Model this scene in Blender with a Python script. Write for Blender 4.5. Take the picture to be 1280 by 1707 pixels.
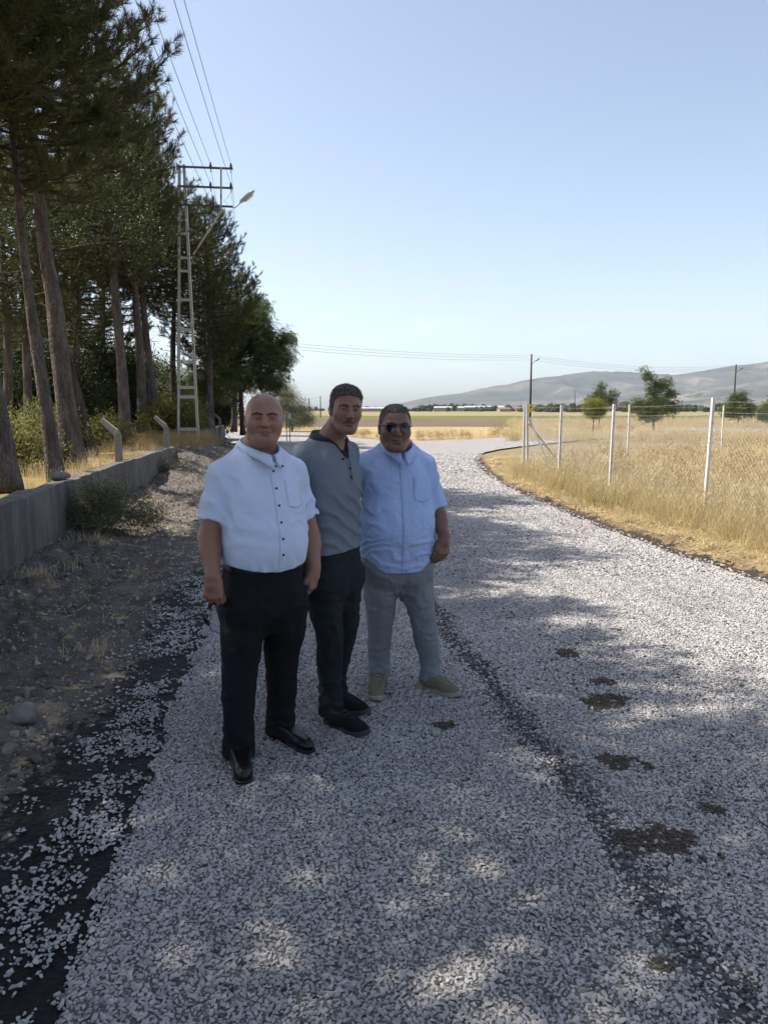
import bpy, bmesh, math, random
import numpy as np
from mathutils import Vector, Matrix

for _o in list(bpy.data.objects):
    bpy.data.objects.remove(_o)
SC = bpy.context.scene
COL = SC.collection
R = math.radians

# ------------------------------------------------------------------ camera, sky, sun, exposure
CAM_H, PITCH, FPX = 1.641, R(7.57), 1280.0
cam_d = bpy.data.cameras.new('camera')
cam_d.sensor_fit = 'HORIZONTAL'
cam_d.sensor_width = 36.0
cam_d.lens = 36.0
cam_d.clip_start = 0.05
cam_d.clip_end = 60000
cam = bpy.data.objects.new('camera', cam_d)
COL.objects.link(cam)
cam.location = (0, 0, CAM_H)
cam.rotation_euler = (R(90) - PITCH, 0, 0)
SC.camera = cam

SUN_EL, SUN_AZ = R(57), R(-80)          # azimuth from +Y (away from the camera), negative = to the left
sun_dir = Vector((math.sin(SUN_AZ) * math.cos(SUN_EL), math.cos(SUN_AZ) * math.cos(SUN_EL), math.sin(SUN_EL)))
w = bpy.data.worlds.new('World')
SC.world = w
w.use_nodes = True
nt = w.node_tree
bg = nt.nodes['Background']
sky = nt.nodes.new('ShaderNodeTexSky')
sky.sky_type = 'NISHITA'
sky.sun_disc = False
sky.sun_elevation = SUN_EL
sky.sun_rotation = SUN_AZ
sky.altitude = 1500
sky.air_density = 1.0
sky.dust_density = 5.5
sky.ozone_density = 0.0
# a few faint fair-weather puffs low over the horizon, all round
tcw = nt.nodes.new('ShaderNodeTexCoord')
mpw = nt.nodes.new('ShaderNodeMapping'); mpw.inputs['Scale'].default_value = (9, 9, 34); mpw.inputs['Location'].default_value = (3.1, 1.7, 0.4)
nsw = nt.nodes.new('ShaderNodeTexNoise'); nsw.inputs['Scale'].default_value = 1.0; nsw.inputs['Detail'].default_value = 5
rpw = nt.nodes.new('ShaderNodeValToRGB'); rpw.color_ramp.elements[0].position = .55; rpw.color_ramp.elements[1].position = .75
spw = nt.nodes.new('ShaderNodeSeparateXYZ')
bnd = nt.nodes.new('ShaderNodeMapRange'); bnd.inputs['From Min'].default_value = .045; bnd.inputs['From Max'].default_value = .065
bn2 = nt.nodes.new('ShaderNodeMapRange'); bn2.inputs['From Min'].default_value = .125; bn2.inputs['From Max'].default_value = .085
mw = nt.nodes.new('ShaderNodeMath'); mw.operation = 'MULTIPLY'
mw2 = nt.nodes.new('ShaderNodeMath'); mw2.operation = 'MULTIPLY'
mw3 = nt.nodes.new('ShaderNodeMath'); mw3.operation = 'MULTIPLY'; mw3.inputs[1].default_value = .35
mxw = nt.nodes.new('ShaderNodeMix'); mxw.data_type = 'RGBA'
nt.links.new(tcw.outputs['Generated'], mpw.inputs[0]); nt.links.new(mpw.outputs[0], nsw.inputs['Vector']); nt.links.new(nsw.outputs['Fac'], rpw.inputs[0])
nt.links.new(tcw.outputs['Generated'], spw.inputs[0]); nt.links.new(spw.outputs[2], bnd.inputs[0]); nt.links.new(spw.outputs[2], bn2.inputs[0])
nt.links.new(bnd.outputs[0], mw.inputs[0]); nt.links.new(bn2.outputs[0], mw.inputs[1])
nt.links.new(mw.outputs[0], mw2.inputs[0]); nt.links.new(rpw.outputs[0], mw2.inputs[1]); nt.links.new(mw2.outputs[0], mw3.inputs[0])
hsw = nt.nodes.new('ShaderNodeHueSaturation'); hsw.inputs['Saturation'].default_value = .80     # dusty late-summer air
nt.links.new(sky.outputs[0], hsw.inputs['Color'])
nt.links.new(mw3.outputs[0], mxw.inputs['Factor']); nt.links.new(hsw.outputs[0], mxw.inputs['A']); mxw.inputs['B'].default_value = (5.2, 5.1, 5.1, 1)
nt.links.new(mxw.outputs['Result'], bg.inputs[0])
bg.inputs[1].default_value = 0.133

sl = bpy.data.lights.new('sun', 'SUN')
sl.energy = 4.6
sl.angle = R(0.53)
sl.color = (1.0, 0.92, 0.81)
sun = bpy.data.objects.new('sun', sl)
COL.objects.link(sun)
sun.rotation_euler = (-sun_dir).to_track_quat('-Z', 'Y').to_euler()
sun.location = (-30, 5, 40)

vs = SC.view_settings
vs.view_transform = 'Standard'
vs.look = 'None'
vs.exposure = 0.82
vs.gamma = 1.0
vs.use_curve_mapping = False
SC.render.engine = 'CYCLES'
cy = SC.cycles
cy.use_denoising = True
try:
    cy.denoiser = 'OPENIMAGEDENOISE'
    cy.denoising_prefilter = 'ACCURATE'
except Exception:
    pass
cy.max_bounces = 5
cy.diffuse_bounces = 2
cy.glossy_bounces = 2
cy.transmission_bounces = 3
cy.transparent_max_bounces = 6
cy.volume_bounces = 0
cy.caustics_reflective = False
cy.caustics_refractive = False
cy.use_adaptive_sampling = True
cy.adaptive_threshold = 0.025

# ------------------------------------------------------------------ measuring helpers
_c, _s = math.cos(PITCH), math.sin(PITCH)
def W(px, py, Y):
    """point of the place seen at photo pixel px,py standing Y metres ahead"""
    u, v = (px - 640) / FPX, (853.5 - py) / FPX
    t = Y / (_c + v * _s)
    return Vector((u * t, Y, CAM_H + t * (v * _c - _s)))
def G(px, py, z=0.0):
    """point on the level z seen at photo pixel px,py"""
    u, v = (px - 640) / FPX, (853.5 - py) / FPX
    t = (z - CAM_H) / (v * _c - _s)
    return Vector((u * t, t * (_c + v * _s), z))
def wall_x(y): return -4.0 - 0.133 * (y - 7.9)
def road_l(y): return -0.87 - 0.119 * (y - 1.88)

# ------------------------------------------------------------------ numpy noise
def _hash(ix, iy, iz, seed):
    n = (ix.astype(np.int64) * 374761393 + iy.astype(np.int64) * 668265263 + iz.astype(np.int64) * 2147483647 + seed * 974634777)
    n = (n ^ (n >> 13)) * 1274126177
    n = n ^ (n >> 16)
    return (n & 0xFFFFFF).astype(np.float32) / float(0xFFFFFF)
def vnoise(x, y, z=0.0, seed=0):
    x, y, z = np.broadcast_arrays(np.asarray(x, np.float32), np.asarray(y, np.float32), np.asarray(z, np.float32))
    ix, iy, iz = np.floor(x), np.floor(y), np.floor(z)
    fx, fy, fz = x - ix, y - iy, z - iz
    fx, fy, fz = fx * fx * (3 - 2 * fx), fy * fy * (3 - 2 * fy), fz * fz * (3 - 2 * fz)
    r = 0
    for dx in (0, 1):
        for dy in (0, 1):
            for dz in (0, 1):
                wgt = (fx if dx else 1 - fx) * (fy if dy else 1 - fy) * (fz if dz else 1 - fz)
                r = r + wgt * _hash(ix + dx, iy + dy, iz + dz, seed)
    return r * 2 - 1
def fbm(x, y, z=0.0, seed=0, octv=4, gain=0.5):
    a, r, f = 1.0, 0.0, 1.0
    for o in range(octv):
        r = r + a * vnoise(np.asarray(x) * f, np.asarray(y) * f, np.asarray(z) * f, seed + o * 17)
        a *= gain
        f *= 2.03
    return r
def sstep(a, b, x):
    t = np.clip((np.asarray(x, float) - a) / (b - a), 0, 1)
    return t * t * (3 - 2 * t)

# ------------------------------------------------------------------ object helpers
def tag(o, label=None, cat=None, group=None, kind=None):
    if label: o['label'] = label
    if cat: o['category'] = cat
    if group: o['group'] = group
    if kind: o['kind'] = kind
    return o
def empty(name, loc=(0, 0, 0), rz=0.0):
    o = bpy.data.objects.new(name, None)
    o.empty_display_size = 0.2
    COL.objects.link(o)
    o.location = loc
    o.rotation_euler = (0, 0, rz)
    return o
def link(name, me, mat=None, parent=None, smooth=False):
    if mat is not None and not me.materials:
        for m in (mat if isinstance(mat, (list, tuple)) else [mat]):
            me.materials.append(m)
    if smooth:
        me.polygons.foreach_set('use_smooth', np.ones(len(me.polygons), dtype=bool))
    o = bpy.data.objects.new(name, me)
    COL.objects.link(o)
    if parent is not None:
        o.parent = parent
    return o
def np_mesh(name, V, F):
    """V (n,3), F (m,k) numpy or list of equal-length faces"""
    me = bpy.data.meshes.new(name)
    V = np.asarray(V, np.float32)
    F = np.asarray(F, np.int32)
    me.vertices.add(len(V))
    me.vertices.foreach_set('co', V.ravel())
    if len(F):
        k = F.shape[1]
        me.loops.add(F.size)
        me.loops.foreach_set('vertex_index', F.ravel())
        me.polygons.add(len(F))
        me.polygons.foreach_set('loop_start', np.arange(0, F.size, k, dtype=np.int32))
    me.update(calc_edges=True)
    return me
class MB:
    """collects simple solids into one mesh"""
    def __init__(self): self.v, self.f = [], []
    def add(self, vs_, fs_):
        n = len(self.v)
        self.v += [tuple(p) for p in vs_]
        self.f += [tuple(i + n for i in q) for q in fs_]
        return self
    def box(self, c, s, rot=None):
        c = Vector(c)
        pts = []
        for dx in (-.5, .5):
            for dy in (-.5, .5):
                for dz in (-.5, .5):
                    p = Vector((dx * s[0], dy * s[1], dz * s[2]))
                    if rot is not None: p = rot @ p
                    pts.append(c + p)
        return self.add(pts, [(0, 1, 3, 2), (4, 6, 7, 5), (0, 4, 5, 1), (2, 3, 7, 6), (0, 2, 6, 4), (1, 5, 7, 3)])
    def bar(self, a, b, wx, wy=None, up=(0, 0, 1)):
        a, b = Vector(a), Vector(b)
        wy = wy or wx
        d = (b - a).normalized()
        x = d.cross(Vector(up))
        if x.length < 1e-4: x = d.cross(Vector((0, 1, 0)))
        x.normalize()
        y = x.cross(d).normalized()
        pts = []
        for p in (a, b):
            for sx, sy in ((-1, -1), (1, -1), (1, 1), (-1, 1)):
                pts.append(p + x * sx * wx / 2 + y * sy * wy / 2)
        return self.add(pts, [(0, 3, 2, 1), (4, 5, 6, 7), (0, 1, 5, 4), (1, 2, 6, 5), (2, 3, 7, 6), (3, 0, 4, 7)])
    def tube(self, pts, rad, n=8, cap=True):
        pts = [Vector(p) for p in pts]
        if not hasattr(rad, '__len__'): rad = [rad] * len(pts)
        rings = []
        prev = None
        for i, p in enumerate(pts):
            d = (pts[min(i + 1, len(pts) - 1)] - pts[max(i - 1, 0)]).normalized()
            if prev is None:
                x = d.cross(Vector((0.13, 0.97, 0.2)))
                if x.length < .1: x = d.cross(Vector((1, 0, 0)))
            else:
                x = prev - d * prev.dot(d)
            x.normalize()
            prev = x
            y = d.cross(x)
            rings.append([p + (x * math.cos(2 * math.pi * k / n) + y * math.sin(2 * math.pi * k / n)) * rad[i] for k in range(n)])
        vs_, fs_ = [], []
        for r_ in rings: vs_ += r_
        for i in range(len(rings) - 1):
            for k in range(n):
                fs_.append((i * n + k, i * n + (k + 1) % n, (i + 1) * n + (k + 1) % n, (i + 1) * n + k))
        if cap:
            fs_.append(tuple(range(n))[::-1])
            fs_.append(tuple((len(rings) - 1) * n + k for k in range(n)))
        return self.add(vs_, fs_)
    def lathe(self, c, prof, n=10, axis=None):
        c = Vector(c)
        q = Vector((0, 0, 1)).rotation_difference(Vector(axis).normalized()) if axis is not None else None
        vs_, fs_ = [], []
        for r_, z in prof:
            for k in range(n):
                p = Vector((r_ * math.cos(2 * math.pi * k / n), r_ * math.sin(2 * math.pi * k / n), z))
                vs_.append(c + (q @ p if q else p))
        m = len(prof)
        for i in range(m - 1):
            for k in range(n):
                fs_.append((i * n + k, i * n + (k + 1) % n, (i + 1) * n + (k + 1) % n, (i + 1) * n + k))
        fs_.append(tuple(range(n))[::-1])
        fs_.append(tuple((m - 1) * n + k for k in range(n)))
        return self.add(vs_, fs_)
    def mesh(self, name):
        me = bpy.data.meshes.new(name)
        me.from_pydata(self.v, [], self.f)
        me.update()
        return me
    def build(self, name, mat, parent=None, smooth=False, bevel=0.0):
        o = link(name, self.mesh(name), mat, parent, smooth)
        if bevel:
            m = o.modifiers.new('bevel', 'BEVEL')
            m.width = bevel
            m.segments = 2
            m.limit_method = 'ANGLE'
        return o

# ------------------------------------------------------------------ materials
class NB:
    """tiny node-tree builder"""
    def __init__(self, name):
        self.m = bpy.data.materials.new(name)
        self.m.use_nodes = True
        self.t = self.m.node_tree
        self.p = self.t.nodes['Principled BSDF']
        self.out = self.t.nodes['Material Output']
        self.tc = None
    def n(self, kind, **kw):
        nd = self.t.nodes.new(kind)
        for k, v in kw.items(): setattr(nd, k, v)
        return nd
    def l(self, a, b): self.t.links.new(a, b)
    def set(self, sock, v):
        if hasattr(v, 'node'): self.l(v, sock)
        else:
            if sock.type == 'RGBA' and len(v) == 3: v = (*v, 1)
            sock.default_value = v
    def co(self, kind='Object'):
        if self.tc is None: self.tc = self.n('ShaderNodeTexCoord')
        return self.tc.outputs[kind]
    def geo(self):
        return self.n('ShaderNodeNewGeometry').outputs['Position']
    def noise(self, scale, detail=4, rough=.55, co=None, dist=0.0):
        nd = self.n('ShaderNodeTexNoise')
        nd.inputs['Scale'].default_value = scale
        nd.inputs['Detail'].default_value = detail
        nd.inputs['Roughness'].default_value = rough
        nd.inputs['Distortion'].default_value = dist
        self.l(co or self.co(), nd.inputs['Vector'])
        return nd.outputs['Fac']
    def voro(self, scale, co=None, feature='F1', out='Distance', rnd=1.0):
        nd = self.n('ShaderNodeTexVoronoi', feature=feature)
        nd.inputs['Scale'].default_value = scale
        nd.inputs['Randomness'].default_value = rnd
        self.l(co or self.co(), nd.inputs['Vector'])
        return nd.outputs[out]
    def map(self, co, sc=(1, 1, 1), rot=(0, 0, 0)):
        nd = self.n('ShaderNodeMapping')
        nd.inputs['Scale'].default_value = sc
        nd.inputs['Rotation'].default_value = rot
        self.l(co, nd.inputs['Vector'])
        return nd.outputs[0]
    def ramp(self, fac, stops, interp='LINEAR'):
        nd = self.n('ShaderNodeValToRGB')
        cr = nd.color_ramp
        cr.interpolation = interp
        while len(cr.elements) < len(stops): cr.elements.new(.5)
        for e, (p, c) in zip(cr.elements, stops):
            e.position = p
            e.color = (*c, 1) if len(c) == 3 else c
        self.l(fac, nd.inputs[0])
        return nd.outputs[0]
    def mix(self, fac, a, b, blend='MIX'):
        nd = self.n('ShaderNodeMix', data_type='RGBA', blend_type=blend)
        self.set(nd.inputs['Factor'], fac)
        self.set(nd.inputs['A'], a)
        self.set(nd.inputs['B'], b)
        return nd.outputs['Result']
    def math(self, op, a, b=0.0, c=0.0, clamp=False):
        nd = self.n('ShaderNodeMath', operation=op, use_clamp=clamp)
        for i, v in enumerate((a, b, c)):
            self.set(nd.inputs[i], v)
        return nd.outputs[0]
    def attr(self, name, kind='GEOMETRY', out='Fac'):
        nd = self.n('ShaderNodeAttribute', attribute_type=kind, attribute_name=name)
        return nd.outputs[out]
    def rnd(self):
        return self.n('ShaderNodeObjectInfo').outputs['Random']
    def bump(self, h, strength=.3, dist=.01, normal=None):
        nd = self.n('ShaderNodeBump')
        nd.inputs['Strength'].default_value = strength
        nd.inputs['Distance'].default_value = dist
        self.l(h, nd.inputs['Height'])
        if normal is not None: self.l(normal, nd.inputs['Normal'])
        self.l(nd.outputs[0], self.p.inputs['Normal'])
        return nd.outputs[0]
    def fin(self, color, rough=.8, spec=.3, metal=0.0):
        self.set(self.p.inputs['Base Color'], color)
        self.set(self.p.inputs['Roughness'], rough)
        self.p.inputs['Specular IOR Level'].default_value = spec
        self.p.inputs['Metallic'].default_value = metal
        return self.m
    def leafy(self, color, trans, amount=.35, rough=.55, spec=.25):
        self.fin(color, rough, spec)
        tr = self.n('ShaderNodeBsdfTranslucent')
        self.set(tr.inputs[0], trans)
        mx = self.n('ShaderNodeMixShader')
        mx.inputs[0].default_value = amount
        self.l(self.p.outputs[0], mx.inputs[1])
        self.l(tr.outputs[0], mx.inputs[2])
        self.l(mx.outputs[0], self.out.inputs['Surface'])
        return self.m
def plain(name, col, rough=.7, spec=.3, metal=0.0, var=.12, scale=30, bump=0.0):
    b = NB(name)
    f = b.noise(scale)
    c = b.mix(f, tuple(x * (1 - var) for x in col), tuple(min(1, x * (1 + var)) for x in col))
    if bump: b.bump(f, bump, .005)
    return b.fin(c, rough, spec, metal)

# ------------------------------------------------------------------ scatter: many copies of small pieces as ONE object
def source(name, me, mat):
    if mat is not None and not me.materials: me.materials.append(mat)
    return bpy.data.objects.new(name, me)      # never linked: only lends its mesh
_groups = {}
def _scatter_group(srcs):
    key = tuple(o.name for o in srcs)
    if key in _groups: return _groups[key]
    g = bpy.data.node_groups.new('scatter', 'GeometryNodeTree')
    g.interface.new_socket('Geometry', in_out='INPUT', socket_type='NodeSocketGeometry')
    g.interface.new_socket('Geometry', in_out='OUTPUT', socket_type='NodeSocketGeometry')
    N, L = g.nodes, g.links
    gi, go = N.new('NodeGroupInput'), N.new('NodeGroupOutput')
    iop = N.new('GeometryNodeInstanceOnPoints')
    jn = N.new('GeometryNodeJoinGeometry')
    for o in srcs:
        oi = N.new('GeometryNodeObjectInfo')
        oi.inputs['Object'].default_value = o
        g2 = N.new('GeometryNodeGeometryToInstance')
        L.new(oi.outputs['Geometry'], g2.inputs[0])
        L.new(g2.outputs[0], jn.inputs[0])
    L.new(gi.outputs[0], iop.inputs['Points'])
    L.new(jn.outputs[0], iop.inputs['Instance'])
    iop.inputs['Pick Instance'].default_value = True
    def named(nm, dt):
        a = N.new('GeometryNodeInputNamedAttribute')
        a.data_type = dt
        a.inputs['Name'].default_value = nm
        return a.outputs['Attribute']
    L.new(named('variant', 'INT'), iop.inputs['Instance Index'])
    L.new(named('rot', 'FLOAT_VECTOR'), iop.inputs['Rotation'])
    L.new(named('size', 'FLOAT_VECTOR'), iop.inputs['Scale'])
    L.new(iop.outputs[0], go.inputs[0])
    _groups[key] = g
    return g
def scatter(name, srcs, P, rot, size, parent=None, tint=None, seed=0, base=None):
    P = np.asarray(P, np.float32)
    n = len(P)
    rng = np.random.default_rng(seed + n)
    me = np_mesh(name, P, np.zeros((0, 3), int)) if base is None else base
    rot = np.asarray(rot, np.float32)
    size = np.asarray(size, np.float32)
    if size.ndim == 1: size = np.repeat(size[:, None], 3, 1)
    a = me.attributes.new('variant', 'INT', 'POINT'); a.data.foreach_set('value', rng.integers(0, len(srcs), n).astype(np.int32))
    a = me.attributes.new('rot', 'FLOAT_VECTOR', 'POINT'); a.data.foreach_set('vector', rot.ravel())
    a = me.attributes.new('size', 'FLOAT_VECTOR', 'POINT'); a.data.foreach_set('vector', size.ravel())
    if tint is not None:
        a = me.attributes.new('tint', 'FLOAT', 'POINT'); a.data.foreach_set('value', np.asarray(tint, np.float32))
    o = link(name, me, None, parent)
    md = o.modifiers.new('scatter', 'NODES')
    md.node_group = _scatter_group(srcs)
    return o
def dir_euler(D):
    D = np.asarray(D, float)
    D = D / np.maximum(np.linalg.norm(D, axis=1, keepdims=True), 1e-9)
    return np.stack([np.zeros(len(D)), np.arccos(np.clip(D[:, 2], -1, 1)), np.arctan2(D[:, 1], D[:, 0])], 1)
# ------------------------------------------------------------------ ground, road, fields
def seam_off(x, y): return x - (0.42 - 0.139 * (y - 6.1))
PATCH = [(945, 1090, .11), (1003, 1137, .10), (1014, 1172, .16), (1037, 1277, .13), (1100, 1400, .20), (742, 1208, .07),
         (1026, 1050, .06), (1112, 1610, .05), (1190, 1352, .05), (868, 1238, .05), (948, 1305, .05)]
PATCH = [(G(a, b).x, G(a, b).y, r_ * .85) for a, b, r_ in PATCH]

# materials ---------------------------------------------------------------
def chip_colour(b, fac):
    return b.ramp(fac, [(0.0, (.30, .285, .282)), (.25, (.405, .39, .385)), (.5, (.48, .46, .452)), (.75, (.55, .53, .52)), (1.0, (.44, .415, .40))])
b = NB('chipping')
t = b.attr('tint', 'INSTANCER')
c = chip_colour(b, b.rnd())
c = b.mix(b.math('MULTIPLY', b.noise(60), .35), c, (.30, .29, .285))
c = b.mix(b.math('MULTIPLY', t, 1.0, clamp=True), c, (.018, .018, .024))            # coated with bitumen
c = b.mix(b.math('SUBTRACT', t, 1.0, clamp=True), c, (.095, .075, .052))            # trodden with mud
b.bump(b.noise(180), .25, .003)
M_CHIP = b.fin(c, .75, .3)

b = NB('road_surface')
pos = b.geo()
cellc = b.voro(46, pos, out='Color')
edge = b.voro(46, pos, feature='DISTANCE_TO_EDGE')
sepn = b.n('ShaderNodeSeparateColor'); b.l(cellc, sepn.inputs[0])
chip = chip_colour(b, sepn.outputs[0])
bare = b.math('GREATER_THAN', sepn.outputs[1], .88)
gap = b.math('MAXIMUM', b.math('LESS_THAN', edge, .07), bare)
c = b.mix(gap, chip, (.035, .034, .036))
big = b.noise(.5, 3, co=pos)
c = b.mix(b.math('MULTIPLY', big, .16), c, (.30, .27, .24))
# near the camera the loose chippings are real stones lying on dark bitumen
sx = b.n('ShaderNodeSeparateXYZ'); b.l(pos, sx.inputs[0])
near = b.math('SUBTRACT', 1.0, b.math('DIVIDE', b.math('SUBTRACT', sx.outputs[1], 20.0), 8.0, clamp=True), clamp=True)
sm = b.math('ABSOLUTE', b.math('SUBTRACT', b.math('ADD', sx.outputs[0], b.math('MULTIPLY', b.math('SUBTRACT', sx.outputs[1], 6.1), .139)), .42))
sm = b.math('SUBTRACT', 1.0, b.math('DIVIDE', sm, .13, clamp=True), clamp=True)
c = b.mix(near, c, b.mix(b.noise(14, co=pos), (.085, .082, .082), (.20, .19, .18)))
c = b.mix(b.math('MULTIPLY', sm, near), c, (.045, .045, .050))
b.bump(b.math('MULTIPLY', edge, 1.0), .6, .012)
M_ROAD = b.fin(c, .8, .25)

b = NB('verge_soil')
pos = b.geo()
f1, f2, f3 = b.noise(2.2, 6, .6, pos), b.noise(17, 5, .65, pos), b.voro(38, pos)
c = b.ramp(f1, [(.3, (.085, .076, .070)), (.5, (.135, .120, .108)), (.7, (.195, .172, .148))])
c = b.mix(b.math('MULTIPLY', f2, .7), c, (.085, .076, .070))
c = b.mix(b.math('LESS_THAN', f3, .17), c, (.30, .275, .25))
c = b.mix(b.math('GREATER_THAN', b.noise(5.1, 6, .7, pos), .60), c, (.30, .24, .14))
bt = b.attr('bitumen')
bm_ = b.math('GREATER_THAN', b.math('ADD', bt, b.math('MULTIPLY', b.math('SUBTRACT', b.noise(13, 8, .8, pos), .5), 2.6)), .5)
c = b.mix(bm_, c, (.0075, .0075, .0085))
b.bump(b.math('ADD', b.math('MULTIPLY', f2, 1.0), b.math('MULTIPLY', f3, .6)), .55, .03)
M_VERGE = b.fin(c, b.mix(bm_, (.95, .95, .95), (.62, .62, .62)), .2)

def soil(name, c1, c2, c3, s1=.35, s2=6.0, bmp=.6):
    b = NB(name)
    pos = b.geo()
    c = b.ramp(b.noise(s1, 6, .6, pos), [(.3, c1), (.5, c2), (.7, c3)])
    f2 = b.noise(s2, 6, .7, pos)
    c = b.mix(b.math('MULTIPLY', f2, .55), c, tuple(x * .55 for x in c1))
    b.bump(f2, bmp, .05)
    return b.fin(c, .95, .1)
M_GROUND = soil('plain_soil', (.20, .16, .095), (.27, .215, .125), (.32, .26, .16), .012, .4)
M_DRY = soil('dry_field_soil', (.32, .235, .12), (.42, .32, .17), (.48, .38, .21), .3, 7)
M_STUB = soil('stubble', (.30, .225, .115), (.39, .30, .155), (.45, .355, .195), .15, 3.0)
M_PLOUGH = soil('ploughed_soil', (.125, .095, .070), (.155, .120, .088), (.19, .145, .105), .05, .8)
M_GREEN = soil('green_crop', (.10, .115, .040), (.135, .145, .055), (.19, .175, .075), .04, .5)
M_GROVE = soil('grove_soil', (.16, .115, .055), (.27, .20, .09), (.38, .28, .12), .5, 6)

def poly(name, pts, z, mat, res=None):
    bm = bmesh.new()
    vs_ = [bm.verts.new((p[0], p[1], z)) for p in pts]
    f = bm.faces.new(vs_)
    f.normal_update()
    if f.normal.z < 0:
        f.normal_flip()
        f.normal_update()
    bmesh.ops.triangulate(bm, faces=bm.faces[:])
    me = bpy.data.meshes.new(name)
    bm.to_mesh(me); bm.free()
    o = link(name, me, mat)
    tag(o, kind='structure')
    return o
def heightfield(name, xs0, xs1, ys, nx, zfun, mat, attrs=None, power=1.0):
    """grid between the curves xs0(y) and xs1(y)"""
    ys = np.asarray(ys, float)
    s = np.linspace(0, 1, nx) ** power
    x0 = np.array([xs0(v) for v in ys])[:, None]
    x1 = np.array([xs1(v) for v in ys])[:, None]
    X = x0 + (x1 - x0) * s[None]
    Y = np.repeat(ys[:, None], nx, 1)
    Z = zfun(X, Y)
    V = np.stack([X, Y, Z], -1).reshape(-1, 3)
    ny = len(ys)
    i = np.arange(ny - 1)[:, None] * nx + np.arange(nx - 1)[None]
    F = np.stack([i, i + 1, i + nx + 1, i + nx], -1).reshape(-1, 4)
    if (x1 < x0).all(): F = F[:, ::-1]
    me = np_mesh(name, V, F)
    for k, fn in (attrs or {}).items():
        a = me.attributes.new(k, 'FLOAT', 'POINT')
        a.data.foreach_set('value', fn(X, Y).astype(np.float32).ravel())
    o = link(name, me, mat, smooth=True)
    tag(o, kind='structure')
    return o

# the plain: one sheet to the horizon
def axis_vals():
    v = [0]
    st = 3.0
    while v[-1] < 16000:
        v.append(v[-1] + st)
        st *= 1.25
    return np.array(v)
av = axis_vals()
ax = np.concatenate([-av[:0:-1], av])
X, Y = np.meshgrid(ax, ax)
V = np.stack([X, Y, np.full_like(X, -0.06)], -1).reshape(-1, 3)
nx = len(ax)
i = np.arange(nx - 1)[:, None] * nx + np.arange(nx - 1)[None]
F = np.stack([i, i + 1, i + nx + 1, i + nx], -1).reshape(-1, 4)
ground = link('ground', np_mesh('ground', V, F), M_GROUND)
tag(ground, kind='structure')

# the road: near stretch, bend to the right behind the fence, spur to the left
RIGHT = [(3.86 + .12 * 9, -4)] + [(G(a, b_).x, G(a, b_).y) for a, b_ in
         [(1280, 975), (1130, 925), (1000, 880), (930, 850), (860, 820), (815, 795), (796, 778), (790, 767), (800, 756), (830, 749), (865, 744), (930, 737), (1010, 730), (1120, 724), (1280, 719)]]
FAR = [(G(a, b_).x, G(a, b_).y) for a, b_ in [(1700, 712), (1280, 712), (1100, 717), (1000, 721), (900, 725.5), (870, 727), (800, 731), (700, 735), (640, 734), (560, 727), (490, 720)]]
LEFTB = [(-22, 74), (-24, 66)] + [(-10.5, 45), (-6.6, 36)]
def right_edge(y):
    p = RIGHT
    for (x0, y0), (x1, y1) in zip(p, p[1:]):
        if y0 <= y <= y1: return x0 + (x1 - x0) * (y - y0) / (y1 - y0)
    return p[-1][0]
rp = [(road_l(y), y) for y in (-4, 0, 4, 10, 18, 26, 31)]
rng = np.random.default_rng(5)
road_pts = rp[::-1] + RIGHT[:1]
for (x0, y0), (x1, y1) in zip(RIGHT, RIGHT[1:]):
    n = max(1, int(math.hypot(x1 - x0, y1 - y0) / .35)) if y1 < 40 else 2
    for k in range(1, n + 1):
        t_ = k / n
        road_pts.append((x0 + (x1 - x0) * t_ + rng.normal(0, .03), y0 + (y1 - y0) * t_))
road_pts += [(60, 66)] + FAR[1:] + LEFTB
road = poly('road', road_pts, 0.0, M_ROAD)

# left verge: spilt bitumen, then rough stony soil up to the wall
def verge_z(X, Y):
    d = np.array(road_l(Y)) - X                      # distance left of the road edge
    e = sstep(.0, .5, d)
    z = -.012 + .018 * e * fbm(X * 6, Y * 6, seed=3, octv=4)
    z = z + sstep(.5, 1.2, d) * (.06 * fbm(X * 1.3, Y * 1.3, seed=9, octv=5) + .036 * fbm(X * 7, Y * 7, seed=11, octv=4, gain=.6))
    z = z + .10 * sstep(1.4, 2.6, d)
    z = z + .35 * sstep(16, 21, Y) * (1 - sstep(27, 33, Y)) * sstep(.8, 2.3, d)       # heap of soil by the pole
    return z
def bit(X, Y):
    d = np.array(road_l(Y)) - X
    wd = 0.62 + .16 * vnoise(Y * .9, Y * 0, seed=4) + .06 * vnoise(Y * 4, Y * 0, seed=6)
    wd = wd * (1 - .75 * sstep(6, 11, Y))
    return 1 - sstep(wd - .50, wd + .38, d)
ysv = np.concatenate([np.arange(-3, 1.5, .12), np.arange(1.5, 9, .03), np.arange(9, 16, .07), np.arange(16, 36, .16)])
verge = heightfield('verge', lambda y: road_l(y) + .03, lambda y: wall_x(y) - (.45 if 20.7 < y else .1), ysv, 120, verge_z, M_VERGE, {'bitumen': bit})

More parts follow.
